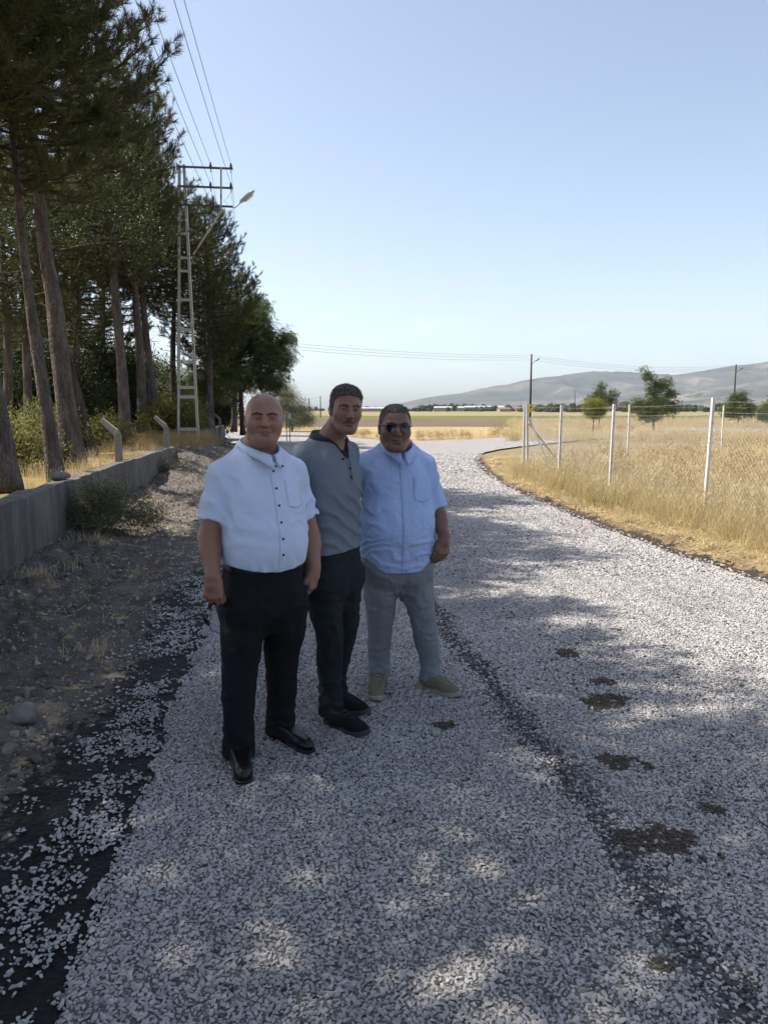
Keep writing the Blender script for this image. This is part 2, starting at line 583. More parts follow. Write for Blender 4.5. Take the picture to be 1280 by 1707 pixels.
# right verge and dry field
def rv_z(X, Y):
    re = np.vectorize(right_edge)(np.clip(Y, -4, 27))
    d = X - re
    return -.014 + sstep(0.05, .35, d) * (.04 + .05 * fbm(X * 3, Y * 3, seed=21, octv=4) + .03 * fbm(X * 14, Y * 14, seed=23, octv=2)) + .04 * sstep(.5, 2, d)
def rv_bit(X, Y):
    d = X - np.vectorize(right_edge)(np.clip(Y, -4, 27))
    return .95 * (1 - sstep(.05, .55, d + .08 * vnoise(X * 7, Y * 7, seed=31)))
ysr = np.concatenate([np.arange(-4, 5, .3), np.arange(5, 14, .06), np.arange(14, 26.5, .09)])
b = NB('straw_verge')
pos = b.geo()
f1, f2 = b.noise(1.6, 6, .65, pos), b.noise(22, 6, .7, b.map(pos, (1, .35, 1)))
c = b.ramp(f1, [(.34, (.10, .072, .045)), (.47, (.22, .165, .095)), (.6, (.40, .31, .17)), (.75, (.48, .38, .22))])
c = b.mix(b.math('MULTIPLY', f2, .7), c, (.12, .085, .048))
bt = b.attr('bitumen')
bm_ = b.math('GREATER_THAN', b.math('ADD', bt, b.math('MULTIPLY', b.math('SUBTRACT', b.noise(9, 7, .8, pos), .5), 2.6)), .55)
c = b.mix(bm_, c, (.050, .040, .032))
b.bump(f2, .9, .03)
M_STRAW = b.fin(c, .9, .15)
heightfield('verge', lambda y: right_edge(min(y, 26.5)) - .02, lambda y: right_edge(min(y, 26.5)) + 1.6, ysr, 40, rv_z, M_STRAW, {'bitumen': rv_bit})
def df_z(X, Y): return .02 + .03 * fbm(X * .6, Y * .6, seed=41, octv=3)
def df_far(y):  # the field stops short of the road that bends round behind it
    return 60.0
fx0 = lambda y: right_edge(min(y, 23.5)) + 1.45 + max(0, y - 23.5) * 1.02
heightfield('dry_field', fx0, lambda y: 75.0, np.concatenate([np.arange(-6, 20, .5), np.arange(20, 47, 1.0)]), 60, df_z, M_DRY, power=1.5)

# fields across the road
def yb(py): return G(640, py).y
def band(name, py0, py1, z, mat, xr0, xr1, seed):
    r_ = random.Random(seed)
    y0, y1 = yb(py0), yb(py1)
    left = [(-.55 * y0 - 8, y0), (-.55 * y1 - 8, y1)]
    right = [(xr1, y1), (xr0, y0)]
    return poly(name, left + right, z, mat)
stub_near = [(p[0], p[1] + .6) for p in FAR[3:-1]]
poly('stubble_field', [(40, yb(711))] + [(30, 56)] + stub_near + [(-6.5, 58), (-40, 70), (-90, yb(711))], -.02, M_STUB)
band('ploughed_field', 711, 700.5, -.012, M_PLOUGH, 46, 60, 2)
band('green_field', 700.5, 693, -.004, M_GREEN, 60, 100, 3)
M_PALE = soil('pale_grassland', (.24, .19, .10), (.30, .25, .13), (.25, .235, .10), .02, .3)
band('pale_field', 693, 687.5, .01, M_PALE, 90, 240, 4)
poly('golden_field', [(62, yb(711)), (48, 68), (120, 70), (420, 260), (160, yb(693)), (72, yb(700.5))], -.016, soil('golden_grassland', (.32, .245, .125), (.39, .305, .16), (.44, .35, .19), .06, 1.2))

# behind the wall the ground lies half a metre higher
def grove_z(X, Y):
    d = (-4.0 - .133 * (Y - 7.9)) - X
    held = (1 - sstep(20.7, 22.5, Y)) + sstep(28.5, 30, Y)
    edge0 = np.where(held > .5, .02, .25)
    rise = np.where(held > .5, sstep(-.02, .3, d), sstep(.1, 2.2, d))
    return -.03 + .53 * rise * (1 - sstep(38, 47, Y)) + .05 * fbm(X * .8, Y * .8, seed=51, octv=4) * sstep(.2, .8, d)
heightfield('grove_ground', lambda y: wall_x(y) - .20, lambda y: -60.0, np.concatenate([np.arange(-16, 26, .5), np.arange(26, 60, 1.2)]), 70, grove_z, M_GROVE, power=2.2)

# hills and air ---------------------------------------------------------------
b = NB('hillside')
pos = b.geo()
c = b.ramp(b.noise(.0016, 8, .62, pos), [(.35, (.040, .045, .040)), (.5, (.085, .080, .070)), (.62, (.165, .140, .120)), (.75, (.22, .19, .165))])
c = b.mix(b.math('GREATER_THAN', b.noise(.009, 5, .7, pos), .57), c, (.055, .065, .040))
M_HILL = b.fin(c, .95, .05)
def hill(name, prof, Y0, depth, seed, amp):
    us = np.array([(p - 640) / FPX for p, q in prof])
    zs = np.array([W(p, q, Y0).z for p, q in prof])
    U = np.linspace(us[0], us[-1], 420)
    zr = np.interp(U, us, zs)
    k = np.array([1, 4, 6, 4, 1]) / 16
    zr = np.convolve(np.pad(zr, 2, mode='edge'), k, 'valid')
    zr = zr + amp * .05 * fbm(U * 120, U * 0, seed=seed, octv=4) * np.clip(zr / 120, 0, 1)
    T = np.linspace(0, 1.6, 70)
    UU, TT = np.meshgrid(U, T)
    YY = Y0 - depth * (1 - TT)
    XX = UU * Y0
    prof_t = np.where(TT < 1, TT ** 1.35, np.clip(1 - (TT - 1) * 1.4, 0, 1))
    rid = 1 - np.abs(fbm(XX / 420., YY / 900., seed=seed + 3, octv=5)) * 1.0
    ZZ = np.maximum(zr, 0)[None] * prof_t * (1 + .42 * (rid - .75) * np.sin(np.clip(TT, 0, 1) * math.pi)) - 2
    ZZ[0] = -20
    V = np.stack([XX, YY, ZZ], -1).reshape(-1, 3)
    n = len(U)
    i = np.arange(len(T) - 1)[:, None] * n + np.arange(n - 1)[None]
    F = np.stack([i, i + 1, i + n + 1, i + n], -1).reshape(-1, 4)
    o = link(name, np_mesh(name, V, F), M_HILL, smooth=True)
    return tag(o, kind='structure')
hill('hills', [(480, 684.5), (600, 684), (640, 678), (670, 671), (700, 664), (730, 659.5), (765, 655), (800, 647.5), (830, 641), (850, 639), (870, 633), (900, 628), (930, 625), (960, 621), (985, 618), (1010, 619), (1040, 618.5), (1085, 622), (1110, 624.5), (1140, 621), (1180, 614), (1205, 610), (1230, 607), (1255, 603.5), (1280, 600), (1400, 590), (1600, 585), (1900, 600), (2300, 680)], 7200, 2600, 5, 60)
hill('foothills', [(960, 684), (1040, 676), (1090, 666), (1130, 657), (1170, 650), (1200, 645), (1230, 638), (1280, 630), (1350, 622), (1500, 615), (1800, 640), (2100, 684)], 4600, 1300, 15, 60)
HZ_TOP = 470.0
mb = MB().box((0, 3500, (HZ_TOP - 1.2) / 2), (26000, 14000, HZ_TOP + 1.2))
b = NB('air')
b.t.nodes.remove(b.p)
pv = b.n('ShaderNodeVolumePrincipled')
pv.inputs['Color'].default_value = (.72, .86, 1.0, 1)
pv.inputs['Density'].default_value = 5.5e-5
pv.inputs['Anisotropy'].default_value = .1
b.l(pv.outputs[0], b.out.inputs['Volume'])
haze = mb.build('haze', b.m)
tag(haze, kind='stuff')

# chippings ---------------------------------------------------------------
def stone_src(k, seed, flat=.58):
    rg = np.random.default_rng(seed)
    p = rg.normal(size=(11, 3))
    p /= np.linalg.norm(p, axis=1, keepdims=True)
    p *= rg.uniform(.75, 1.05, (11, 1))
    p *= np.array([1.15, .85, flat]) * .5
    bm = bmesh.new()
    for q in p: bm.verts.new(q)
    bmesh.ops.convex_hull(bm, input=bm.verts[:])
    for v in [v for v in bm.verts if not v.link_faces]: bm.verts.remove(v)
    me = bpy.data.meshes.new('chipping')
    bm.to_mesh(me); bm.free()
    return me
CHIPS = [source('chipping_shape', stone_src(k, 100 + k), M_CHIP) for k in range(8)]
rng = np.random.default_rng(77)
def jit(x0, x1, y0, y1, cell):
    gx, gy = np.meshgrid(np.arange(x0, x1, cell), np.arange(y0, y1, cell))
    P = np.stack([gx.ravel(), gy.ravel()], 1)
    return P + rng.uniform(-.5, .5, P.shape) * cell
pts, siz = [], []
for y0, y1, cell, s in ((1.0, 4.2, .0118, .0174), (4.2, 7.5, .0142, .0205), (7.5, 13, .021, .029), (13, 20, .031, .041), (20, 29, .048, .058)):
    P = jit(-5.5, 9, y0, y1, cell)
    re = np.array([right_edge(v) for v in np.linspace(0, 29, 600)])
    rx = np.interp(P[:, 1], np.linspace(0, 29, 600), re) + .05 * vnoise(P[:, 0] * 6, P[:, 1] * 6, seed=8)
    le = road_l(P[:, 1]) - .045 + .05 * fbm(P[:, 0] * 7, P[:, 1] * 7, seed=12, octv=3)
    dl, dr = P[:, 0] - le, rx - P[:, 0]
    u = rng.uniform(size=len(P))
    dens = np.where(dl > 0, .985, 0)
    clus = fbm(P[:, 0] * 5, P[:, 1] * 5, seed=14, octv=3)
    clus2 = fbm(P[:, 0] * 14, P[:, 1] * 14, seed=15, octv=2)
    spill = np.clip(.34 + .45 * clus + .35 * clus2, 0, 1) * sstep(-.66, -.10, dl) * np.where(dl > -.05, .25, 1)
    dens = np.where(dl <= 0, spill * .9, dens)
    dens = np.where(dl < -.6, .012 * (dl > -1.5), dens)
    dens *= np.where(dr > 0, 1, .16 * (dr > -.14))
    so = seam_off(P[:, 0], P[:, 1]) + .05 * fbm(P[:, 0] * 2, P[:, 1] * 2, seed=18, octv=3)
    seam = np.exp(-(so / .085) ** 2) * sstep(9.5, 6, P[:, 1])
    dens *= 1 - .25 * seam
    vis = np.abs(P[:, 0]) < .5 * P[:, 1] + 2.4
    keep = (u < dens) & vis
    pts.append(P[keep]); siz.append(np.full(keep.sum(), s))
P = np.concatenate(pts); S = np.concatenate(siz) * np.clip(rng.lognormal(0, .30, len(P)), .4, 1.7)
so = seam_off(P[:, 0], P[:, 1]) + .05 * fbm(P[:, 0] * 2, P[:, 1] * 2, seed=18, octv=3)
seam = 1.25 * np.exp(-(so / .085) ** 2) * sstep(9.5, 6, P[:, 1]) + .25 * np.exp(-((so - .75) / .35) ** 2) * (fbm(P[:, 0] * 3, P[:, 1] * 3, seed=61) > .15)
u = rng.uniform(size=len(P))
tint = np.where(u < .035 + .56 * seam, rng.uniform(.55, .98, len(P)), rng.uniform(0, .10, len(P)) + .25 * np.clip(fbm(P[:, 0] * 1.1, P[:, 1] * 1.1, seed=19), 0, 1) * rng.uniform(size=len(P)))
for x, y, r_ in PATCH:
    d = np.hypot(P[:, 0] - x, (P[:, 1] - y) * 1.1) / r_ + .55 * fbm(P[:, 0] * 13, P[:, 1] * 13, seed=20, octv=3)
    tint = np.where((d < .85) & (rng.uniform(size=len(P)) < .93), rng.uniform(1.55, 1.98, len(P)), tint)
edge_in = (P[:, 0] < road_l(P[:, 1]) + .0)
Z = np.where(edge_in, verge_z(P[:, 0], P[:, 1]) * 0 - .006, 0) + S * .14
rot = rng.uniform(-1, 1, (len(P), 3)) * np.array([.28, .28, math.pi])
scatter('gravel_chippings', CHIPS, np.column_stack([P, Z]), rot, S, tint=tint)
g_ = bpy.data.objects['gravel_chippings']
tag(g_, 'pale crushed stone chippings covering the fresh road', 'gravel', kind='stuff')

# small stones of the left verge
b = NB('verge_stone')
c = b.ramp(b.rnd(), [(0, (.12, .10, .085)), (.5, (.22, .19, .165)), (1, (.36, .325, .29))])
M_VST = b.fin(c, .9, .2)
VST = [source('verge_stone_shape', stone_src(k, 140 + k, .6), M_VST) for k in range(5)]
P = np.column_stack([rng.uniform(-7, -1, 42000), rng.uniform(1.0, 26, 42000) ** 1.0])
d = road_l(P[:, 1]) - P[:, 0]
P = P[(d > .55) & (P[:, 0] > wall_x(P[:, 1]) + .1) & (np.abs(P[:, 0]) < .5 * P[:, 1] + 2)]
S = np.clip(rng.lognormal(math.log(.020), .6, len(P)), .006, .09)
Z = verge_z(P[:, 0], P[:, 1]) + S * .1
o = scatter('verge_gravel', VST, np.column_stack([P, Z]), rng.uniform(-3, 3, (len(P), 3)), S)
tag(o, 'small stones and crumbs strewn over the bare verge', 'gravel', kind='stuff')

# bigger rocks one can tell apart
ROCKS = [(35, 1203, .15, 'pale blunt rock alone on the verge at the left edge'), (195, 905, .15, 'grey rock at the foot of the green weeds by the wall'),
         (140, 940, .12, 'flat stone on the verge below the nearer wall'), (236, 845, .13, 'stone on the verge right of the green weeds'),
         (15, 1255, .07, 'dark stone partly out of frame below the pale rock'), (300, 800, .2, 'rough stone at the foot of the soil heap by the pole'),
         (322, 790, .16, 'stone on the soil heap beside the left man')]
b = NB('rock')
c = b.ramp(b.noise(9, 6), [(.3, (.12, .11, .10)), (.7, (.27, .255, .235))])
b.bump(b.noise(26, 6), .6, .02)
M_ROCK = b.fin(c, .85, .25)
for k, (px, py, r_, lab) in enumerate(ROCKS):
    p = G(px, py)
    bm = bmesh.new()
    bmesh.ops.create_icosphere(bm, subdivisions=3, radius=1)
    co = np.array([v.co[:] for v in bm.verts])
    n = 1 + .55 * fbm(co[:, 0] * 1.3 + k * 9, co[:, 1] * 1.1, co[:, 2] * 1.1, seed=70 + k, octv=3)
    for v, q, s in zip(bm.verts, co, n):
        q = q * s
        q = np.sign(q) * np.abs(q) ** .85
        v.co = Vector((q[0] * r_ * .5, q[1] * r_ * .42, q[2] * r_ * .36))
    me = bpy.data.meshes.new('rock'); bm.to_mesh(me); bm.free()
    o = link('rock', me, M_ROCK, smooth=True)
    z = float(verge_z(np.array([p.x]), np.array([p.y]))[0])
    o.location = (p.x, p.y, z + r_ * .15)
    o.rotation_euler = (0, 0, k * 1.7)
    tag(o, lab, 'rock', 'loose rocks on the verge')
# ------------------------------------------------------------------ trees and plants
b = NB('pine_bark')
co = b.co()
f = b.noise(7, 6, .65, b.map(co, (1, 1, .28)))
v = b.voro(24, b.map(co, (1, 1, .35)), feature='DISTANCE_TO_EDGE')
c = b.ramp(f, [(.3, (.060, .049, .043)), (.5, (.130, .110, .097)), (.7, (.215, .188, .168))])
c = b.mix(b.math('MULTIPLY', b.math('LESS_THAN', v, .04), .55), c, (.035, .027, .022))
b.bump(b.math('ADD', b.math('MULTIPLY', f, .7), b.math('MINIMUM', v, .2)), 1.0, .06)
M_BARK = b.fin(c, .95, .1)
b = NB('dark_bark')
f = b.noise(9, 6, .65, b.map(b.co(), (1, 1, .2)))
b.bump(f, .9, .04)
M_BARK2 = b.fin(b.ramp(f, [(.3, (.028, .023, .019)), (.7, (.10, .082, .066))]), .95, .1)

def needle_mat(name, a, bb, tr):
    b = NB(name)
    c = b.mix(b.rnd(), a, bb)
    return b.leafy(c, tr, .28, .5, .3)
M_NEEDLE = needle_mat('pine_needle', (.036, .050, .020), (.088, .094, .032), (.13, .14, .04))
def leaf_mat(name, a, bb, tr, am=.4):
    b = NB(name)
    c = b.mix(b.rnd(), a, bb)
    return b.leafy(c, tr, am, .5, .3)
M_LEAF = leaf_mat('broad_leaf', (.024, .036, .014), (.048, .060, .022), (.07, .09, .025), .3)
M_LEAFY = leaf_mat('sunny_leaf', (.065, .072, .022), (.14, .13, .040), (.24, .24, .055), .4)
M_LEAFP = leaf_mat('poplar_leaf', (.085, .105, .050), (.14, .155, .075), (.17, .20, .07))
M_OLIVE = leaf_mat('silver_leaf', (.17, .18, .12), (.28, .28, .20), (.20, .22, .12), .3)
M_ACACIA = leaf_mat('acacia_leaf', (.055, .080, .028), (.105, .125, .046), (.15, .19, .05))
M_YELLOW = leaf_mat('golden_leaf', (.15, .17, .025), (.24, .23, .035), (.25, .26, .03), .3)
M_WEED = leaf_mat('weed_leaf', (.055, .068, .034), (.13, .13, .065), (.09, .10, .04), .3)

def needle_tuft(seed, n=58, ln=.15, twig=.20, w=.0048):
    rg = np.random.default_rng(seed)
    V, F = [], []
    for k in range(n):
        t = rg.uniform(0, 1) ** .8
        base = np.array([0, 0, t * twig])
        az, pol = rg.uniform(0, 2 * math.pi), rg.uniform(.45, 1.25) * (1.15 - .55 * t)
        d = np.array([math.sin(pol) * math.cos(az), math.sin(pol) * math.sin(az), math.cos(pol)])
        sd = np.cross(d, rg.normal(size=3)); sd /= np.linalg.norm(sd)
        L = ln * rg.uniform(.7, 1.15)
        i0 = len(V)
        V += [base - sd * w, base + sd * w, base + d * L]
        F.append((i0, i0 + 1, i0 + 2))
    i0 = len(V)                       # the twig itself
    for a in range(3):
        V.append(np.array([.006 * math.cos(a * 2.09), .006 * math.sin(a * 2.09), -.06]))
    V.append(np.array([0, 0, twig]))
    F += [(i0, i0 + 1, i0 + 3), (i0 + 1, i0 + 2, i0 + 3), (i0 + 2, i0, i0 + 3)]
    return np_mesh('needle_tuft', V, F)
TUFT = [source('needle_tuft_shape', needle_tuft(300 + k), M_NEEDLE) for k in range(5)]
def leaf_spray(seed, n=16, r_=.16, L=.07, wd=.030, flat=1.0, droop=0.0):
    rg = np.random.default_rng(seed)
    V, F = [], []
    for k in range(n):
        p = rg.normal(size=3) * r_ * .55 * np.array([1, 1, flat])
        d = rg.normal(size=3) + p * 6; d[2] = d[2] * .5 - droop; d /= np.linalg.norm(d)
        sd = np.cross(d, np.array([0, 0, 1]) + rg.normal(size=3) * .5); sd /= np.linalg.norm(sd)
        l, w_ = L * rg.uniform(.7, 1.25), wd * rg.uniform(.8, 1.2)
        nn = np.cross(sd, d) * w_ * .35
        i0 = len(V)
        V += [p, p + d * l * .5 + sd * w_ * .5 + nn, p + d * l, p + d * l * .5 - sd * w_ * .5 + nn]
        F.append((i0, i0 + 1, i0 + 2)); F.append((i0, i0 + 2, i0 + 3))
    return np_mesh('leaf_spray', V, F)
def acacia_spray(seed):
    """a few feather leaves, each a row of paired leaflets"""
    rg = np.random.default_rng(seed)
    V, F = [], []
    for k in range(5):
        d = rg.normal(size=3); d[2] = abs(d[2]) * .4 - .1; d /= np.linalg.norm(d)
        up = np.array([0, 0, 1.]) + rg.normal(size=3) * .3
        sd = np.cross(d, up); sd /= np.linalg.norm(sd)
        o = rg.normal(size=3) * .05
        for j in range(7):
            for s in (-1, 1):
                p = o + d * (.03 + .032 * j) + np.array([0, 0, -.004 * j * j])
                q = p + (sd * s * .9 + d * .4) * .042
                e = d * .010
                i0 = len(V)
                V += [p, (p + q) / 2 + e, q, (p + q) / 2 - e]
                F.append((i0, i0 + 1, i0 + 2)); F.append((i0, i0 + 2, i0 + 3))
    return np_mesh('acacia_spray', V, F)
def srcs(nm, mat, k=4, **kw): return [source(nm, leaf_spray(400 + i + len(nm), **kw), mat) for i in range(k)]
LV = srcs('leaf_spray_shape', M_LEAF)
LVY = srcs('sunny_spray_shape', M_LEAFY, L=.06)
LVP = srcs('poplar_spray_shape', M_LEAFP)
LVO = srcs('silver_spray_shape', M_OLIVE, L=.07, wd=.018, n=22)
LVA = [source('acacia_spray_shape', acacia_spray(500 + k), M_ACACIA) for k in range(5)]
LVG = srcs('golden_spray_shape', M_YELLOW, L=.05, wd=.03, n=22)
LVW = srcs('weed_spray_shape', M_WEED, L=.05, wd=.012, n=26, r_=.14)

def spline(pts, n):
    pts = [Vector(p) for p in pts]
    out = []
    m = len(pts) - 1
    for i in range(n + 1):
        t = i / n * m
        k = min(int(t), m - 1)
        f = t - k
        p0, p1, p2, p3 = pts[max(k - 1, 0)], pts[k], pts[k + 1], pts[min(k + 2, m)]
        out.append(.5 * ((2 * p1) + (p2 - p0) * f + (2 * p0 - 5 * p1 + 4 * p2 - p3) * f * f + (3 * p1 - p0 - 3 * p2 + p3) * f ** 3))
    return out
def trunk_mesh(mb, path, r0, r1, seed, n=12, flare=1.35):
    rg = random.Random(seed)
    m = len(path)
    rad = []
    for i in range(m):
        t = i / (m - 1)
        r_ = r0 + (r1 - r0) * t
        r_ *= 1 + (flare - 1) * max(0, 1 - t * 9)
        rad.append(r_ * (1 + rg.uniform(-.05, .05)))
    mb.tube(path, rad, n)
def along(path, t):
    k = t * (len(path) - 1)
    i = min(int(k), len(path) - 2)
    return path[i].lerp(path[i + 1], k - i)

GZ = .5
def pine(base, pts, r0, zc, prof, n_limb, seed, label, group='pines behind the wall', tufts=1.0, bare=6, ts=1.0):
    """pts: trunk path (offsets from base); zc: height where green starts; prof(t) radius of the crown, t 0..1 up the crown"""
    rg = random.Random(seed)
    root = empty('pine_tree', base)
    path = spline([Vector(p) for p in pts], 22)
    H = path[-1].z
    mb = MB(); trunk_mesh(mb, path, r0, r0 * .14, seed)
    mb.build('trunk', M_BARK, root, smooth=True)
    lb = MB()
    P, D, S = [], [], []
    def at_z(z):
        for a, c_ in zip(path, path[1:]):
            if a.z <= z <= c_.z: return a.lerp(c_, (z - a.z) / max(c_.z - a.z, 1e-6))
        return path[-1].copy()
    az = rg.uniform(0, 6)
    for k in range(n_limb):
        t = (k + rg.random()) / n_limb
        z = zc + (H - zc) * t
        az += 2.399 + rg.uniform(-.4, .4)
        L = prof(t, az) * rg.uniform(.72, 1.08)
        s = at_z(z)
        rise = (.05 + .45 * t) * L + rg.uniform(-.15, .2)
        out = Vector((math.cos(az), math.sin(az), 0))
        lim = spline([s, s + out * L * .4 + Vector((0, 0, rise * .25)), s + out * L * .75 + Vector((0, 0, rise * .55)), s + out * L + Vector((0, 0, rise + .12 * L))], 6)
        rr = .012 + .013 * L
        lb.tube(lim, [rr * (1 - .13 * i) for i in range(7)], 4, False)
        nt_ = int((4 + L * 3.6) * tufts)
        for j in range(nt_):
            u = .28 + .72 * (j + rg.random()) / nt_
            p = along(lim, u)
            d0 = (along(lim, min(1, u + .1)) - along(lim, u - .1)).normalized()
            sa = rg.choice((-1, 1)) * rg.uniform(.35, 1.2)
            d = Matrix.Rotation(sa, 3, 'Z') @ d0
            d.z += rg.uniform(-.15, .4)
            d.normalize()
            tl = L * rg.uniform(.10, .30) * (1.15 - u * .5) + .12
            e = p + d * tl
            if rg.random() < .6: lb.tube([p, e], [.008, .004], 3, False)
            m_ = max(2, int(tl / .14))
            for q in range(m_):
                f = (q + 1) / m_
                pp = p.lerp(e, f) + Vector((rg.gauss(0, .05), rg.gauss(0, .05), rg.gauss(0, .04)))
                dd = d + Vector((rg.gauss(0, .45), rg.gauss(0, .45), rg.gauss(.25, .35)))
                P.append(pp); D.append(dd); S.append(rg.uniform(.8, 1.3) * ts)
        P.append(lim[-1]); D.append(out + Vector((0, 0, .5))); S.append(1.1 * ts)
    for k in range(bare):                                    # dead stubs below the crown
        z = zc * rg.uniform(.5, 1.0)
        s = at_z(z); a = rg.uniform(0, 6.3); L = rg.uniform(.3, 1.3)
        lb.tube([s, s + Vector((math.cos(a) * L * .6, math.sin(a) * L * .6, rg.uniform(-.1, .2))), s + Vector((math.cos(a) * L, math.sin(a) * L, rg.uniform(-.2, .3)))], [.02, .012, .005], 4, False)
    tag(lb.build('branches', M_BARK2, root), kind='stuff')
    cr = scatter('crown', TUFT, [p[:] for p in P], dir_euler([d[:] for d in D]), S, root, seed=seed)
    tag(cr, kind='stuff')
    tag(root, label, 'tree', group)
    return root
NB_PTS = [0]
def leaf_tree(name, base, H, trunk_r, lobes, srcset, n, seed, label, cat='tree', group=None, mat=M_BARK2, lean=(0, 0), ls=1.0, hollow=.35, trunk_top=.75):
    """lobes: (dx, dy, z, rx, rz) around the base; n sprays per unit lobe area"""
    rg = random.Random(seed)
    nr = np.random.default_rng(seed)
    root = empty(name, base)
    if trunk_r:
        top = Vector((lean[0], lean[1], H * trunk_top))
        path = spline([(0, 0, -.1), (lean[0] * .25 + rg.uniform(-.08, .08), lean[1] * .3, H * trunk_top * .35), (lean[0] * .6 + rg.uniform(-.1, .1), lean[1] * .6, H * trunk_top * .7), top], 14)
        mb = MB(); trunk_mesh(mb, path, trunk_r, trunk_r * .25, seed, 9)
        mb.build('trunk', mat, root, smooth=True)
    lb = MB()
    P, D, S = [], [], []
    for (dx, dy, z, rx, rz) in lobes:
        c_ = Vector((dx, dy, z))
        if trunk_r:
            s = along(path, min(1, max(.25, (z - rz * .8) / (H * trunk_top))))
            mid = s.lerp(c_, .55) + Vector((rg.uniform(-.1, .1), rg.uniform(-.1, .1), .1 * rx))
            lb.tube(spline([s, mid, c_], 5), [trunk_r * .35, trunk_r * .3, trunk_r * .24, trunk_r * .18, trunk_r * .12, trunk_r * .08], 5, False)
        m_ = int(n * rx * rz)
        v_ = nr.normal(size=(m_, 3)); v_ /= np.linalg.norm(v_, axis=1, keepdims=True)
        rad = (hollow + (1 - hollow) * nr.uniform(size=m_) ** .6)
        wob = 1 + .30 * fbm(v_[:, 0] * 1.7 + dx * 3, v_[:, 1] * 1.7 + dy * 3, v_[:, 2] * 1.7 + seed, seed=seed, octv=3)
        keep = fbm(v_[:, 0] * 2.6 + z, v_[:, 1] * 2.6 + dx, v_[:, 2] * 2.6 + rad * 2, seed=seed + 5, octv=2) > -.42
        q = v_ * (rad * wob)[:, None] * np.array([rx, rx, rz]) + np.array([dx, dy, z])
        q, vk = q[keep], v_[keep]
        P.append(q); D.append(vk + np.array([0, 0, .3])); S.append(nr.uniform(.75, 1.3, len(q)) * ls)
        for j in range(int(4 + rx * 3)):
            e = Vector(q[nr.integers(len(q))]) if len(q) else c_
            lb.tube([c_, c_.lerp(e, .5) + Vector((0, 0, .05)), e], [max(.006, trunk_r * .08), .006, .003], 3, False)
    tag(lb.build('branches', mat, root), kind='stuff')
    P = np.concatenate(P); D = np.concatenate(D); S = np.concatenate(S)
    rot = dir_euler(D); rot[:, 0] = nr.uniform(-.6, .6, len(rot))
    cr = scatter('crown', srcset, P, rot, S, root, seed=seed)
    tag(cr, kind='stuff')
    tag(root, label, cat, group)
    return root

def bp(px, py, z=GZ):
    p = G(px, py, z); return p
def rel(base, px, py, Y): return W(px, py, Y) - Vector(base)
def crown_prof(rmax, bulge=.35, skew=None):
    def f(t, az):
        r_ = rmax * (math.sin(min(1, (t + .12) / (bulge + .12)) * math.pi / 2) if t < bulge else (1 - ((t - bulge) / (1 - bulge)) ** 1.7) ** .8 * .92 + .08)
        if skew: r_ *= 1 + skew[1] * math.cos(az - skew[0])
        return r_
    return f
# pines in view --------------------------------------------------------------
def pine_px(trunk, Y, r0, H, zc, rmax, n_limb, seed, label, skew=None, dy=0.0, **kw):
    """trunk: photo pixels (x, y) of the stem from foot upwards"""
    base = W(trunk[0][0], trunk[0][1], Y)
    pts = [Vector((0, 0, -.15))] + [rel(base, a, b_, Y) + Vector((0, dy * i, 0)) for i, (a, b_) in enumerate(trunk) if i]
    d = (pts[-1] - pts[-2]).normalized()
    d = (d * .5 + Vector((0, 0, .5))).normalized()
    while pts[-1].z < H - 2.5: pts.append(pts[-1] + d * 2.2)
    pts.append(Vector((pts[-1].x + d.x * .3, pts[-1].y, H)))
    return pine(base, pts, r0, zc, crown_prof(rmax, .3, skew), n_limb, seed, label, **kw)
pine_px([(95, 798), (74, 660), (55, 540), (38, 400)], 12.0, .115, 9.8, 4.2, 1.5, 110, 1, 'slim grey pine trunk nearest the wall, leaning left', skew=(0.2, .25))
pine_px([(124, 775), (103, 620), (90, 500), (76, 420)], 15.3, .20, 12.8, 4.9, 2.2, 130, 2, 'thickest reddish-grey pine trunk behind the nearer wall', skew=(0.0, .2))
pine_px([(210, 745), (205, 640), (195, 520), (188, 440)], 24.0, .19, 11.0, 5.0, 2.15, 125, 3, 'pine behind the first bent concrete post', skew=(0.0, .15))
pine_px([(238, 715), (234, 600), (226, 500)], 31.0, .20, 10.8, 5.6, 2.7, 105, 4, 'dark pine second from the lattice pole', tufts=.9)
pine_px([(262, 715), (248, 600), (240, 520)], 33.0, .19, 10.0, 5.4, 2.6, 95, 5, 'dark pine trunk just left of the lattice pole', tufts=.9)
pine_px([(350, 712), (349, 600), (346, 480), (343, 420)], 35.0, .18, 9.6, 2.6, 2.1, 120, 6, 'dense pine rising behind the lattice pole', tufts=.95)
pine_px([(290, 705), (288, 600), (290, 520)], 38.0, .18, 9.2, 5.0, 2.2, 85, 7, 'far pine seen through the lattice pole', tufts=.9)
pine_px([(12, 800), (4, 730), (-20, 600)], 10.3, .16, 9.5, 4.6, 2.5, 90, 8, 'ivy-dark pine trunk cut by the left edge')
pine_px([(390, 715), (392, 620), (394, 560)], 40.0, .15, 7.6, 2.0, 1.9, 85, 9, 'low pine between the lattice pole and the broadleaf tree')
pine_px([(48, 745), (46, 640), (40, 520)], 27.0, .17, 9.8, 3.6, 2.3, 95, 51, 'pine standing back between the slim trunk and the left edge', tufts=.85)
pine_px([(118, 735), (126, 620), (130, 500)], 30.0, .16, 10.2, 3.6, 2.2, 95, 52, 'pine standing back behind the thick front trunk', tufts=.85)
pine_px([(172, 728), (170, 620), (172, 520)], 34.0, .17, 10.0, 3.4, 2.3, 95, 53, 'pine standing back left of the first bent post', tufts=.85)
pine_px([(80, 722), (86, 620), (84, 520)], 40.0, .17, 9.5, 2.8, 2.6, 85, 54, 'pine deep in the grove seen between the front trunks', tufts=.8)
